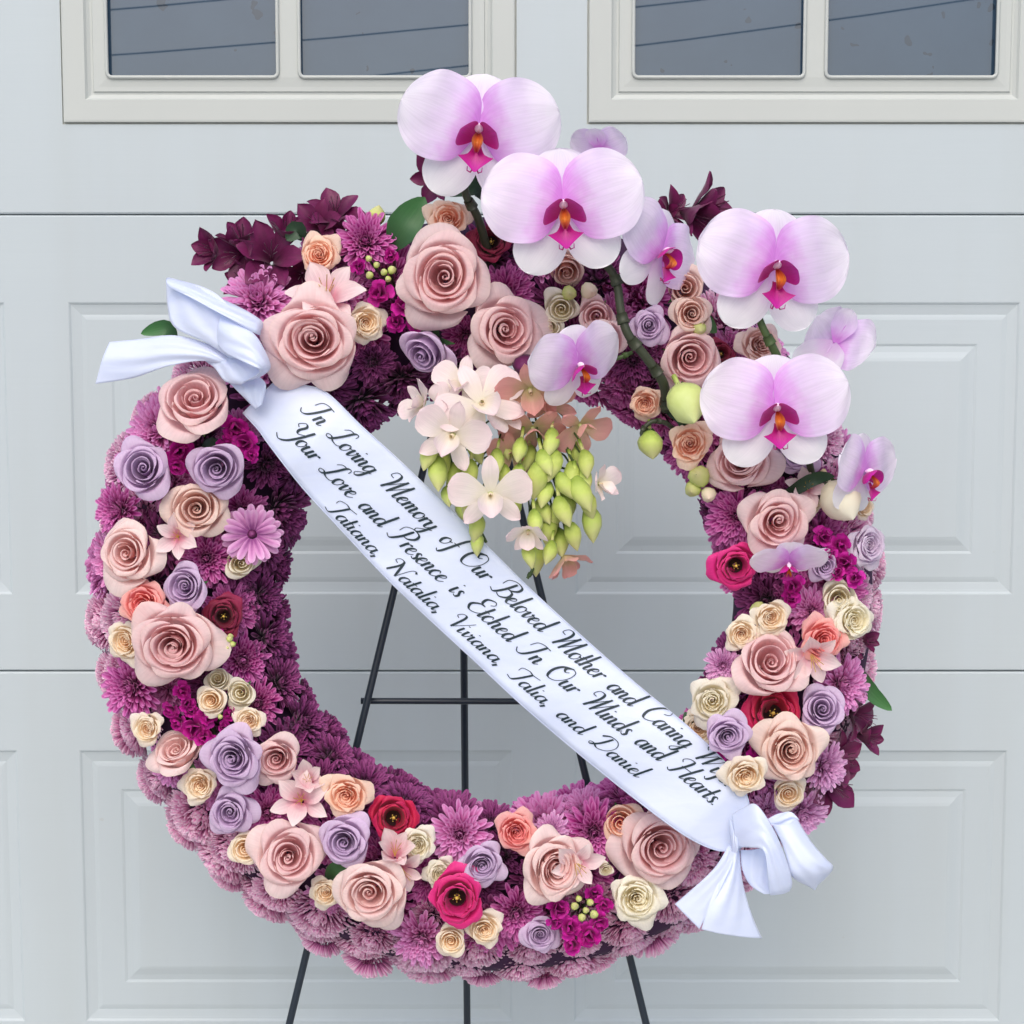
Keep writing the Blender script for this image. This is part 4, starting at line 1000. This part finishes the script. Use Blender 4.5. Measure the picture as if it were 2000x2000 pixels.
dend(905, 755, 60, (-.2, -1, .5), rad(-10), .118, 'dend', 1, 'pale dendrobium blossom tucked behind the topmost one in the cascade')
dend(985, 800, 54, (.3, -1, .1), rad(70), .122, 'dend', 2, 'pale apricot dendrobium blossom between topmost and shaded blossoms')
dend(870, 800, 50, (-.5, -1, .1), rad(100), .125, 'dend', 0, 'whitish dendrobium blossom at the upper left of the cascade')
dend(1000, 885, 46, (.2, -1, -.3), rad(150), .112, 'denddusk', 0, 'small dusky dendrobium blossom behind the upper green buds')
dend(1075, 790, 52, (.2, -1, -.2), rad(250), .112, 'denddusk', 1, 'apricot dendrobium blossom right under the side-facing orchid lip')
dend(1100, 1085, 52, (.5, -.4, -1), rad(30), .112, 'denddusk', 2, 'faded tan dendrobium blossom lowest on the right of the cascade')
DB = [(852, 925, 42, -.3, 'top left'), (885, 930, 36, -.1, ''), (873, 970, 26, -.2, ''), (905, 1000, 34, .05, ''), (935, 1030, 34, .1, ''), (990, 872, 34, .1, ''), (968, 900, 30, 0, ''),
      (1050, 935, 44, .0, ''), (1078, 865, 36, .15, ''), (1085, 910, 38, .2, ''), (1128, 890, 34, .1, ''), (1110, 985, 38, .25, ''), (1130, 965, 44, .3, ''), (1158, 1020, 42, .2, ''), (1095, 1000, 38, .1, ''),
      (1072, 1035, 34, .0, ''), (1095, 1060, 36, .05, ''), (1030, 1085, 30, .1, ''), (1048, 1090, 38, .05, ''), (1148, 905, 34, .2, ''), (1120, 930, 36, .1, ''), (1068, 965, 34, -.05, ''), (925, 880, 34, 0, ''), (1012, 930, 30, .1, ''), (1060, 1000, 34, .1, '')]
DB += [(842, 890, 36, -.2, ''), (862, 905, 34, -.1, ''), (918, 925, 34, .0, ''), (1000, 985, 36, -.05, ''), (1035, 895, 34, .05, ''), (1015, 880, 32, .0, ''), (1062, 905, 34, .1, ''), (1100, 950, 36, .15, ''), (1140, 935, 34, .25, ''), (1120, 1045, 34, .2, ''), (1085, 1010, 36, .1, ''), (1045, 1020, 32, .0, ''), (1150, 985, 34, .2, ''), (985, 930, 30, .0, ''), (935, 1060, 28, .1, ''), (920, 980, 32, .05, ''), (1075, 1080, 30, .1, '')]
rows = sorted(range(len(DB)), key=lambda i: DB[i][1])
ordn = ['first', 'second', 'third', 'fourth', 'fifth', 'sixth', 'seventh', 'eighth', 'ninth', 'tenth', 'eleventh', 'twelfth', 'thirteenth', 'fourteenth', 'fifteenth', 'sixteenth', 'seventeenth', 'eighteenth', 'nineteenth', 'twentieth', 'twenty-first', 'twenty-second', 'twenty-third', 'twenty-fourth', 'twenty-fifth', 'twenty-sixth', 'twenty-seventh', 'twenty-eighth', 'twenty-ninth', 'thirtieth', 'thirty-first', 'thirty-second', 'thirty-third']
lefts = [i for i in range(len(DB)) if DB[i][0] < 960]; rights = [i for i in range(len(DB)) if DB[i][0] >= 960]
for grp, wd in ((lefts, 'left'), (rights, 'right')):
    for rank, i in enumerate(sorted(grp, key=lambda i: DB[i][1])):
        px, py, Rp, lean, _ = DB[i]
        dd = .118+_r.uniform(-.014, .016); p = P(px, py, dd); n = Vector((lean+_r.uniform(-.25, .25), -.35, -1)).normalized(); s = Rp*MS(p)*1.8
        root = empty('dendrobium_bud', 'pale green dendrobium bud, %s from the top in the %s half of the cascade' % (ordn[rank], wd), 'flower bud', 'green dendrobium buds in the cascade', frame(p-n*s*.5, n, _r.uniform(0, 6), s))
        link('bud', BUDB[i % 3], root, M['bud'])
        inv = root.matrix_world.inverted(); a = Vector((0, 0, -.3)); sp = interp([(850, 920), (1000, 1020), (1200, 1100)], px)
        q = inv @ P(sp, max(760, py-110), .095); b = MB(); b.tube([a, a.lerp(q, .5)+Vector((0, 0, -.3)), q], 0.035, 5)
        link('stem', b.mesh('stem', (M['stem'],)), root)
stem_obj('dendrobium_branch', [(985, 730, .08), (1000, 820, .10), (1040, 900, .11), (1090, 980, .11), (1110, 1060, .105)], 5, 'main green stem of the dendrobium cascade running down its right side')
stem_obj('dendrobium_branch', [(880, 740, .08), (870, 830, .10), (880, 900, .105), (910, 980, .105), (950, 1060, .105)], 4, 'thin green stem at the left of the dendrobium cascade')
stem_obj('dendrobium_branch', [(1060, 960, .10), (1055, 1040, .11), (1045, 1100, .11), (1030, 1130, .11)], 4, 'thin green stem tip hanging lowest under the dendrobium cascade')

# ================================================================== CARPET OF CHRYSANTHEMUMS
def R_out(a): return 772
def ringpt(a, f):
    """a: clock angle in degrees, f: 0 at the outer rim, 1 at the inner rim; photo pixels"""
    t = rad(a); ox, oy = 948+772*sin(t), 1155-764*cos(t); ix, iy = 985+415*sin(t), 1165-396*cos(t)
    return ox+(ix-ox)*f, oy+(iy-oy)*f, sin(t), cos(t)
BANDS = [ # f, count, R, tilt(out +), depth, phrase
 (0.020, 42, 60, 1.75, -.025, 'at the back of the rim'),
 (0.045, 44, 67, 1.05, .010, 'on the outer side of the rim'),
 (0.13, 43, 66, .65, .046, 'on the outer shoulder'),
 (0.29, 40, 62, .35, .066, 'on the outer half of the face'),
 (0.50, 36, 60, .0, .070, 'on the middle of the face'),
 (0.71, 33, 58, -.4, .066, 'on the inner half of the face'),
 (0.88, 33, 62, -.9, .046, 'on the inner shoulder'),
 (0.95, 31, 60, -1.4, .010, 'on the inner side of the ring'),
]
HR = ['twelve', 'one', 'two', 'three', 'four', 'five', 'six', 'seven', 'eight', 'nine', 'ten', 'eleven']
def clock(a):
    q = int(round((a % 360)/7.5)) % 48; h, m = q//4, q % 4
    return {0: "%s o'clock" % HR[h], 1: 'quarter past %s' % HR[h], 2: 'half past %s' % HR[h], 3: 'quarter to %s' % HR[(h+1) % 12]}[m]
CW = {'mumpale': 'pale pink', 'mumpink': 'pink', 'mummag': 'magenta', 'mumdark': 'dark purple', 'mumlight': 'light orchid-pink'}
_c = random.Random(77); nm_ = 0
for bi, (f, cnt, Rp, tilt, d, ph) in enumerate(BANDS):
    for k in range(cnt):
        a = k*360/cnt + bi*3.1
        a += _c.uniform(-.8, .8); ff = f+_c.uniform(-.03, .022) if bi in (1, 2) else f+_c.uniform(-.015, .015)
        px, py, sx, sz = ringpt(a, ff); rr = Rp*_c.uniform(.80, 1.22)
        A = a % 360; jit1, jit2, pc = _c.uniform(-.2, .2), _c.uniform(-.2, .2), _c.random(); vi = _c.randrange(4)
        if bi >= 6 and 89 < A < 104: continue                      # bare board / roses on the inner right
        
        if bi <= 1 and (A < 62 or A > 300) : continue                # the top is cut short behind the orchids
        if bi == 2 and (A < 38 or A > 338): continue
        if bi >= 6 and (A < 12 or A > 356): continue
        if any((px-x)**2+(py-y)**2 < (R0*0.5)**2 for x, y, R0 in SOLIDS if R0 > 38) and bi in (3, 4, 5): continue
        left = 180 < A < 330
        if bi <= 2: mt = 'mumpale' if pc < .80 or 100 < A < 235 else 'mumpink'
        elif bi == 3: mt = ('mumpale' if pc < .55 else 'mumpink' if pc < .8 else 'mummag') if 95 < A < 265 else ('mummag' if pc < .5 else 'mumpink' if pc < .7 else 'mumdark')
        elif bi == 4: mt = 'mummag' if pc < .5 else 'mumdark' if pc < .85 else 'mumpink'
        elif bi == 5: mt = 'mumdark' if pc < (.75 if left else .5) else 'mummag'
        else: mt = 'mumdark' if (left or A > 330) and pc < .85 else ('mummag' if pc < .6 else 'mumpink' if (150 < A < 185) else 'mumdark')
        form = 'pale' if mt == 'mumpale' else 'dark' if mt in ('mumdark',) else 'mid'
        key = form+str(vi % (4 if form != 'mid' else 3))
        p = P(px, py, d); 
        tl = tilt + jit1*1.1
        n = Vector((sx*sin(tl), -cos(tl)+0.0, sz*sin(tl)))+Vector((jit2*.3, 0, jit1*.3)); s = rr*MS(p)
        lab = '%s chrysanthemum %s at %s' % (CW[mt], ph, clock(k*360/cnt+bi*3.1)) if 'ring' not in ph and 'rim' not in ph else '%s chrysanthemum %s at %s' % (CW[mt], ph, clock(k*360/cnt+bi*3.1))
        root = empty('chrysanthemum', lab, 'chrysanthemum', 'chrysanthemums carpeting the wreath', frame(p-n.normalized()*(0.32*s), n, _c.uniform(0, 6.28), s))
        o = link('petals', MUM[key], root, M[mt]); o['kind'] = 'stuff'; nm_ += 1
print('carpet mums', nm_)

# ================================================================== RIBBON
def pq(p, q): return (p-q)*0.70711, (p+q)*0.70711
QU = [(905, 140), (950, 112), (993, 90), (1089, 88), (1190, 83), (1361, 80), (1538, 80), (1700, 73), (1830, 64), (1954, 52), (2052, 50), (2110, 58), (2150, 78), (2182, 112), (2200, 135)]
QL = [(905, 236), (950, 238), (986, 244), (1090, 257), (1200, 262), (1358, 266), (1559, 259), (1700, 254), (1829, 244), (1976, 228), (2096, 210), (2160, 188), (2187, 165), (2200, 158)]
QU = [p for p in catmull(QU, 6)]; QL = [p for p in catmull(QL, 6)]
DP = [(905, .100), (960, .112), (1040, .122), (1200, .120), (1500, .112), (1800, .118), (1950, .128), (2100, .138), (2200, .132)]
def ribd(p, t): return interp(DP, p) + 0.004*sin(p/130)*sin(t*3.1) + 0.003*sin(t*pi)*(1+0.4*sin(p/200.0)) + 0.0022*sin(p/38+t*4)*sin(p/97.0)*(.3+.7*abs(t-.5)*2)
def ribpt(p, t, off=0.0):
    q = interp(QU, p)*(1-t)+interp(QL, p)*t
    x, y = pq(p, q)
    return P(x, y, ribd(p, t)+off)
RB0 = ribpt(1550, .5)
banner = empty('ribbon_banner', 'long white satin ribbon banner with printed dedication stretched diagonally across the wreath', 'ribbon', None, Matrix.Translation(RB0))
b = MB(); b.grid(15, 150, lambda u, v: ribpt(905+(2195-905)*v, u)-RB0)
rib = link('band', b.mesh('band', (M['ribbon'],)), banner)
so_ = rib.modifiers.new('thickness', 'SOLIDIFY'); so_.thickness = 0.0004; so_.offset = -1

# woven selvedge along both edges
for t in (0.008, 0.992):
    b = MB(); b.tube([ribpt(910+(2190-910)*i/120, t, 0.0002)-RB0 for i in range(121)], 0.00035, 5); link('selvedge', b.mesh('selvedge', (M['ribbon'],)), banner)

# ---- script lettering (drawn stroke by stroke in a slanted copperplate hand)
BOWL = [(0.78, 0.80), (0.5, 1.0), (0.15, 0.78), (0.03, 0.35), (0.25, 0.0), (0.55, 0.2), (0.80, 0.7)]
GL = {
'a': (1.12, [BOWL, [(0.82, 1.0), (0.78, 0.3), (0.9, 0.02), (1.18, 0.3)]]),
'c': (0.85, [[(0.7, 0.78), (0.5, 1.0), (0.15, 0.75), (0.03, 0.35), (0.28, 0.0), (0.6, .08), (0.9, 0.38)]]),
'd': (1.12, [BOWL, [(0.88, 2.0), (0.80, 0.3), (0.92, .02), (1.18, .3)]]),
'e': (0.85, [[(0.05, 0.42), (0.45, 0.58), (0.62, 0.84), (0.43, 1.0), (0.12, 0.72), (0.05, 0.3), (0.3, 0.0), (0.6, .08), (0.9, 0.38)]]),
'f': (0.72, [[(1.0, 1.8), (0.8, 2.05), (0.55, 1.7), (0.42, 0.6), (0.32, -0.6), (0.1, -0.95), (-0.2, -0.75)], [(0.1, 0.95), (0.85, 1.0)]]),
'g': (1.10, [BOWL, [(0.82, 1.0), (0.76, 0.0), (0.66, -0.7), (0.35, -0.98), (0.05, -0.75), (0.4, -0.3), (1.1, 0.28)]]),
'h': (1.08, [[(0.2, 2.0), (0.08, 0.0)], [(0.08, 0.4), (0.40, 0.97), (0.68, 0.85), (0.64, 0.25), (0.78, 0.02), (1.1, 0.3)]]),
'i': (0.50, [[(0.1, 1.0), (0.06, 0.25), (0.2, 0.02), (0.5, 0.3)], [(0.2, 1.48), (0.22, 1.40)]]),
'l': (0.50, [[(0.2, 2.0), (0.06, 0.25), (0.2, .02), (0.5, .3)]]),
'm': (1.52, [[(0.05, 1.0), (0.02, 0.0)], [(0.03, 0.4), (0.35, 0.97), (0.57, 0.85), (0.53, 0.0)], [(0.54, 0.4), (0.86, 0.97), (1.1, 0.85), (1.05, 0.25), (1.2, 0.02), (1.5, 0.3)]]),
'n': (1.02, [[(0.05, 1.0), (0.02, 0.0)], [(0.03, 0.4), (0.36, 0.97), (0.60, 0.85), (0.56, 0.25), (0.7, 0.02), (1.0, 0.3)]]),
'o': (0.92, [[(0.45, 1.0), (0.12, 0.8), (0.03, 0.4), (0.25, 0.0), (0.6, 0.15), (0.75, 0.6), (0.6, 0.95), (0.42, 1.0)], [(0.62, 0.85), (0.8, 0.75), (0.98, 0.85)]]),
'r': (0.66, [[(0.08, 1.0), (0.04, 0.0)], [(0.05, 0.4), (0.28, 0.9), (0.5, 1.0), (0.56, 0.85)]]),
's': (0.66, [[(0.55, 0.85), (0.35, 1.0), (0.15, 0.8), (0.3, 0.55), (0.5, 0.28), (0.35, 0.0), (0.05, 0.1)]]),
't': (0.52, [[(0.2, 1.65), (0.08, 0.25), (0.22, 0.02), (0.52, 0.3)], [(-0.12, 1.0), (0.48, 1.02)]]),
'u': (1.08, [[(0.1, 1.0), (0.05, 0.3), (0.22, 0.0), (0.5, 0.2), (0.7, 0.7)], [(0.74, 1.0), (0.68, 0.3), (0.82, 0.02), (1.1, 0.3)]]),
'v': (0.86, [[(0.02, 0.85), (0.18, 0.98), (0.18, 0.4), (0.3, 0.02), (0.58, 0.35), (0.70, 0.8), (0.58, 1.0), (0.75, 0.82), (.95, .88)]]),
'y': (1.08, [[(0.1, 1.0), (0.05, 0.3), (0.22, 0.0), (0.5, 0.2), (0.7, 0.7)], [(0.74, 1.0), (0.68, 0.0), (0.58, -0.7), (0.28, -0.98), (0.0, -0.75), (0.35, -0.3), (1.05, 0.28)]]),
'I': (1.25, [[(0.95, 1.95), (0.8, 1.0), (0.5, 0.1), (0.05, -0.1), (-0.35, 0.25)], [(0.0, 1.15), (0.1, 1.75), (0.6, 1.98), (1.35, 1.95)]]),
'L': (1.45, [[(1.35, 1.65), (1.25, 2.0), (0.9, 1.9), (0.7, 1.0), (0.4, 0.1), (0.0, -0.05), (-0.15, 0.18), (0.2, 0.28), (0.7, 0.02), (1.25, 0.0), (1.5, 0.3)], [(0.15, 1.5), (0.4, 1.85), (0.85, 1.9)]]),
'M': (2.15, [[(0.15, 1.35), (-0.25, 1.45), (-0.15, 1.95), (0.35, 1.95), (0.55, 1.3), (0.35, 0.0)], [(0.38, 0.05), (1.15, 2.0)], [(1.15, 2.0), (1.02, 0.0)], [(1.05, 0.05), (1.85, 2.0)], [(1.85, 2.0), (1.72, 0.3), (1.85, 0.02), (2.15, 0.3)]]),
'O': (1.55, [[(0.85, 2.0), (0.2, 1.6), (0.0, 0.8), (0.35, 0.0), (1.05, 0.1), (1.45, 0.9), (1.3, 1.75), (0.8, 1.95), (0.45, 1.6), (0.72, 1.3), (0.95, 1.5)]]),
'B': (1.5, [[(0.62, 1.9), (0.5, 0.8), (0.2, 0.0), (-0.3, 0.12)], [(-0.1, 1.1), (-0.15, 1.7), (0.4, 2.05), (1.1, 1.95), (1.25, 1.5), (0.95, 1.12), (0.6, 1.05)], [(0.6, 1.05), (1.2, 0.95), (1.35, 0.4), (0.9, 0.0), (0.45, 0.1)]]),
'C': (1.35, [[(1.0, 1.35), (1.35, 1.6), (1.1, 2.03), (0.4, 1.75), (0.05, 0.8), (0.4, 0.0), (1.0, 0.08), (1.45, 0.55)]]),
'W': (1.9, [[(0.0, 1.35), (-0.3, 1.6), (-0.05, 1.98), (0.35, 1.85), (0.42, 1.2), (0.25, 0.0)], [(0.27, 0.05), (1.15, 1.95)], [(1.15, 1.95), (1.0, 0.0)], [(1.02, .05), (1.6, 1.2), (1.8, 2.0)]]),
'Y': (1.3, [[(0.05, 1.3), (-0.25, 1.5), (0.0, 1.98), (0.38, 1.8), (0.32, 1.1), (0.6, 0.8), (1.05, 1.2)], [(1.2, 2.0), (1.05, 0.7), (0.75, -0.4), (0.25, -0.8), (-0.3, -0.5)]]),
'P': (1.35, [[(0.62, 1.9), (0.5, 0.8), (0.15, 0.0), (-0.35, 0.15)], [(-0.1, 1.1), (-0.15, 1.7), (0.4, 2.05), (1.15, 1.95), (1.35, 1.45), (1.0, 1.0), (.55, .95)]]),
'E': (1.35, [[(1.0, 1.5), (1.2, 1.8), (0.9, 2.05), (0.35, 1.75), (0.45, 1.2), (0.85, 1.1), (0.4, 1.0), (0.03, 0.5), (0.4, 0.0), (1.0, 0.08), (1.42, .5)]]),
'H': (1.65, [[(0.0, 1.35), (-0.25, 1.6), (0.0, 1.95), (0.55, 1.95), (0.5, 1.0), (0.2, 0.0), (-0.2, 0.12)], [(1.5, 2.0), (1.25, 0.3), (1.38, 0.02), (1.7, 0.3)], [(0.3, 1.0), (1.4, 1.08)]]),
'T': (1.2, [[(0.0, 1.25), (-0.05, 1.75), (0.5, 2.0), (1.0, 1.9), (1.7, 2.0)], [(0.98, 1.92), (0.75, 0.8), (0.45, 0.0), (-0.1, 0.1)]]),
'N': (1.55, [[(0.1, 1.35), (-0.25, 1.5), (-0.1, 1.95), (0.32, 1.9), (0.42, 1.3), (0.2, 0.0)], [(0.45, 1.7), (1.15, 0.0)], [(1.15, 0), (1.3, 1.6), (1.55, 2.0), (1.8, 1.8)]]),
'V': (1.1, [[(0.05, 1.3), (-0.25, 1.5), (-0.05, 1.98), (0.35, 1.8), (0.45, 0.0)], [(0.45, 0.0), (1.0, 1.2), (1.3, 2.0)]]),
'D': (1.65, [[(0.62, 1.9), (0.4, 0.6), (0.0, -0.05), (-.2, .15), (0.1, .28), (0.7, 0.0), (1.35, 0.4), (1.5, 1.3), (1.05, 1.95), (0.3, 2.0), (-0.15, 1.5)]]),
'.': (0.45, [[(0.1, 0.12), (0.12, 0.02)]]), ',': (0.45, [[(0.15, 0.14), (0.12, 0.0), (0.02, -0.3)]]), ' ': (1.05, []),
}
GL2 = {}
for ch, (adv, sts) in GL.items():
    if ch.islower(): GL2[ch] = (adv*.84, [[(x*.80, y*.84 if y < 1.01 else .84+(y-1)*1.1) for x, y in st] for st in sts])
    else: GL2[ch] = (adv, sts)
GL2[' '] = (1.0, [])
def textline(s, p0, p1, t0, t1, unit, bold, label):
    """s on the ribbon from p0 to p1 with its baseline at t0..t1 across the band"""
    tot = sum(GL2[c][0] for c in s); sp = (p1-p0)/(tot*unit); print('text scale', sp)
    b = MB(); x = 0.0; SH = 0.42
    def onrib(X, Yv):
        p = p0 + X*unit*sp + Yv*unit*SH*1.0
        f = (X*unit*sp)/(p1-p0); t = t0+(t1-t0)*f
        wdt = interp(QL, p)-interp(QU, p)
        return p, min(.995, max(.005, t - Yv*unit/wdt))
    for c in s:
        adv, strokes = GL2[c]
        for st in strokes:
            pts = catmull(st, 5) if len(st) > 2 else [tuple(st[0][k]+(st[1][k]-st[0][k])*i/4 for k in (0, 1)) for i in range(5)]
            n = len(pts); base_i = len(b.v)
            for i, (X, Yv) in enumerate(pts):
                a = pts[max(0, i-1)]; e = pts[min(n-1, i+1)]; dx, dy = e[0]-a[0], e[1]-a[1]; L = max(1e-6, sqrt(dx*dx+dy*dy))
                dn = max(0, -dy/L)
                wv = (0.038+0.088*dn**1.3)*bold
                if i in (0, n-1): wv *= 0.8
                if len(st) == 2 and abs(st[0][1]-st[1][1]) < .15 and abs(st[0][0]-st[1][0]) < .1: wv = 0.09*bold
                nx, ny = -dy/L*wv, dx/L*wv
                for sg_ in (1, -1):
                    p, t = onrib(x+X+nx*sg_/max(.6, sp), Yv+ny*sg_)
                    b.v.append(tuple(ribpt(p, t, 0.0006)-RB0)); b.c.append((0, 0, 0))
            for i in range(n-1): b.f.append((base_i+2*i, base_i+2*i+1, base_i+2*i+3, base_i+2*i+2)); b.m.append(0)
        x += adv
    o = link('lettering', b.mesh('lettering', (M['ink'],)), banner); o['label'] = label
textline('In Loving Memory of Our Beloved Mother and Caring Wife.', 984, 2093, .385, .20, 21.5, 1.0, 'upper printed line of script lettering')
textline('Your Love and Presence is Etched In Our Minds and Hearts.', 990, 2101, .735, .475, 21.5, 1.0, 'middle printed line of script lettering')
textline('Tatiana, Natalia, Viviana, Talia, and Daniel', 1150, 1955, .955, .80, 17.5, 1.1, 'lower printed line of names in script lettering')

# ---- bows: strips lofted between two edges (photo px, py, depth)
def strip(root, inv, name, ea, eb, nseg=10, nu=19, bulge=0.0):
    A = catmull(ea, nseg); B = catmull(eb, nseg); n = len(A)
    pa = [P(*q) for q in A]; pb = [P(*q) for q in B]
    b = MB()
    ra, rb2, rc = _r.uniform(0, 6), _r.uniform(5, 9), _r.uniform(1.5, 4)
    def fn(u, v):
        i = min(n-1, int(round(v*(n-1)))); c = pa[i].lerp(pb[i], u)
        w_ = 0.0009*sin(u*rb2+v*rc+ra)*(1-.4*v)+0.0008*sin(u*17+v*9+ra)*sin(v*pi)
        return inv @ (c + Vector((0, -bulge*sin(u*pi)+w_, 0)))
    b.grid(nu, n, fn)
    o = link(name, b.mesh(name, (M['ribbon'],)), root)
    s = o.modifiers.new('thickness', 'SOLIDIFY'); s.thickness = 0.0004; s.offset = 0
    return o
# lower bow
p0 = P(1440, 1655, .14)
bow = empty('ribbon_bow', 'white satin ribbon bow tied at the lower right end of the banner', 'ribbon bow', 'white ribbon bows', Matrix.Translation(p0)); inv = Matrix.Translation(-p0)
strip(bow, inv, 'tail', [(1424, 1650, .142), (1400, 1690, .150), (1360, 1730, .150), (1318, 1766, .148)], [(1436, 1665, .150), (1425, 1700, .165), (1395, 1760, .170), (1366, 1815, .168)])
strip(bow, inv, 'tail', [(1426, 1662, .150), (1412, 1700, .160), (1385, 1765, .172), (1370, 1815, .172)], [(1444, 1660, .150), (1450, 1720, .150), (1466, 1780, .150), (1488, 1832, .146)], bulge=.006)
# loops: the front band of the near loop, its inner side, the far loop and the shaded inside of its opening
strip(bow, inv, 'loop', [(1430, 1592, .148), (1452, 1578, .160), (1478, 1572, .170), (1512, 1622, .176), (1536, 1680, .172), (1547, 1722, .164), (1542, 1740, .158)],
      [(1436, 1655, .154), (1462, 1656, .172), (1486, 1658, .182), (1495, 1670, .184), (1499, 1705, .180), (1502, 1738, .172), (1504, 1748, .166)], bulge=.004)
strip(bow, inv, 'loop', [(1446, 1660, .148), (1449, 1695, .150), (1464, 1727, .154), (1492, 1746, .158)], [(1500, 1655, .156), (1508, 1690, .160), (1514, 1725, .160), (1532, 1742, .160)], bulge=.002)
strip(bow, inv, 'loop', [(1556, 1598, .142), (1584, 1643, .150), (1612, 1676, .154), (1627, 1694, .148), (1610, 1716, .140), (1592, 1731, .134)],
      [(1508, 1610, .150), (1528, 1650, .158), (1538, 1685, .162), (1544, 1708, .160), (1560, 1722, .150), (1584, 1732, .136)], bulge=.010)
strip(bow, inv, 'loop', [(1500, 1600, .140), (1522, 1589, .136), (1545, 1586, .134), (1560, 1600, .138)], [(1508, 1612, .146), (1525, 1624, .140), (1542, 1622, .138), (1558, 1606, .141)])
strip(bow, inv, 'knot', [(1424, 1600, .140), (1427, 1630, .148), (1430, 1655, .152), (1424, 1672, .146)], [(1434, 1604, .140), (1438, 1630, .156), (1442, 1655, .158), (1436, 1676, .148)], bulge=.004)
# upper bow
p1 = P(500, 715, .13)
bow2 = empty('ribbon_bow', 'white satin ribbon bow at the top left end of the banner above the pink rose', 'ribbon bow', 'white ribbon bows', Matrix.Translation(p1)); inv = Matrix.Translation(-p1)
strip(bow2, inv, 'tail', [(186, 750, .105), (260, 738, .110), (330, 715, .120), (400, 705, .126), (460, 722, .128)], [(213, 668, .105), (275, 662, .110), (340, 655, .116), (405, 672, .122), (470, 712, .126)], bulge=.004)
strip(bow2, inv, 'tail', [(324, 545, .100), (327, 600, .112), (342, 640, .120), (400, 668, .130), (450, 700, .130)], [(330, 542, .100), (400, 562, .126), (440, 590, .136), (470, 640, .136), (480, 700, .130)], bulge=.003)
strip(bow2, inv, 'loop', [(326, 543, .112), (368, 554, .120), (430, 582, .128), (480, 606, .132), (508, 624, .132), (516, 635, .120)], [(328, 560, .122), (370, 580, .136), (425, 610, .146), (470, 635, .150), (500, 652, .146), (508, 655, .130)], bulge=.005)
strip(bow2, inv, 'loop', [(432, 612, .136), (470, 632, .146), (500, 656, .148), (520, 690, .146), (528, 718, .142), (510, 735, .138), (478, 745, .134)], [(424, 672, .132), (440, 690, .146), (470, 704, .156), (495, 715, .160), (506, 722, .156), (500, 732, .146), (470, 748, .136)], bulge=.006)
strip(bow2, inv, 'loop', [(400, 705, .118), (420, 720, .125), (440, 745, .130), (470, 752, .132)], [(440, 690, .120), (470, 700, .132), (500, 712, .138), (515, 728, .138)], bulge=.003)
strip(bow2, inv, 'fold', [(448, 748, .118), (470, 770, .122), (500, 800, .120)], [(505, 735, .118), (520, 752, .126), (512, 790, .124)], bulge=.003)
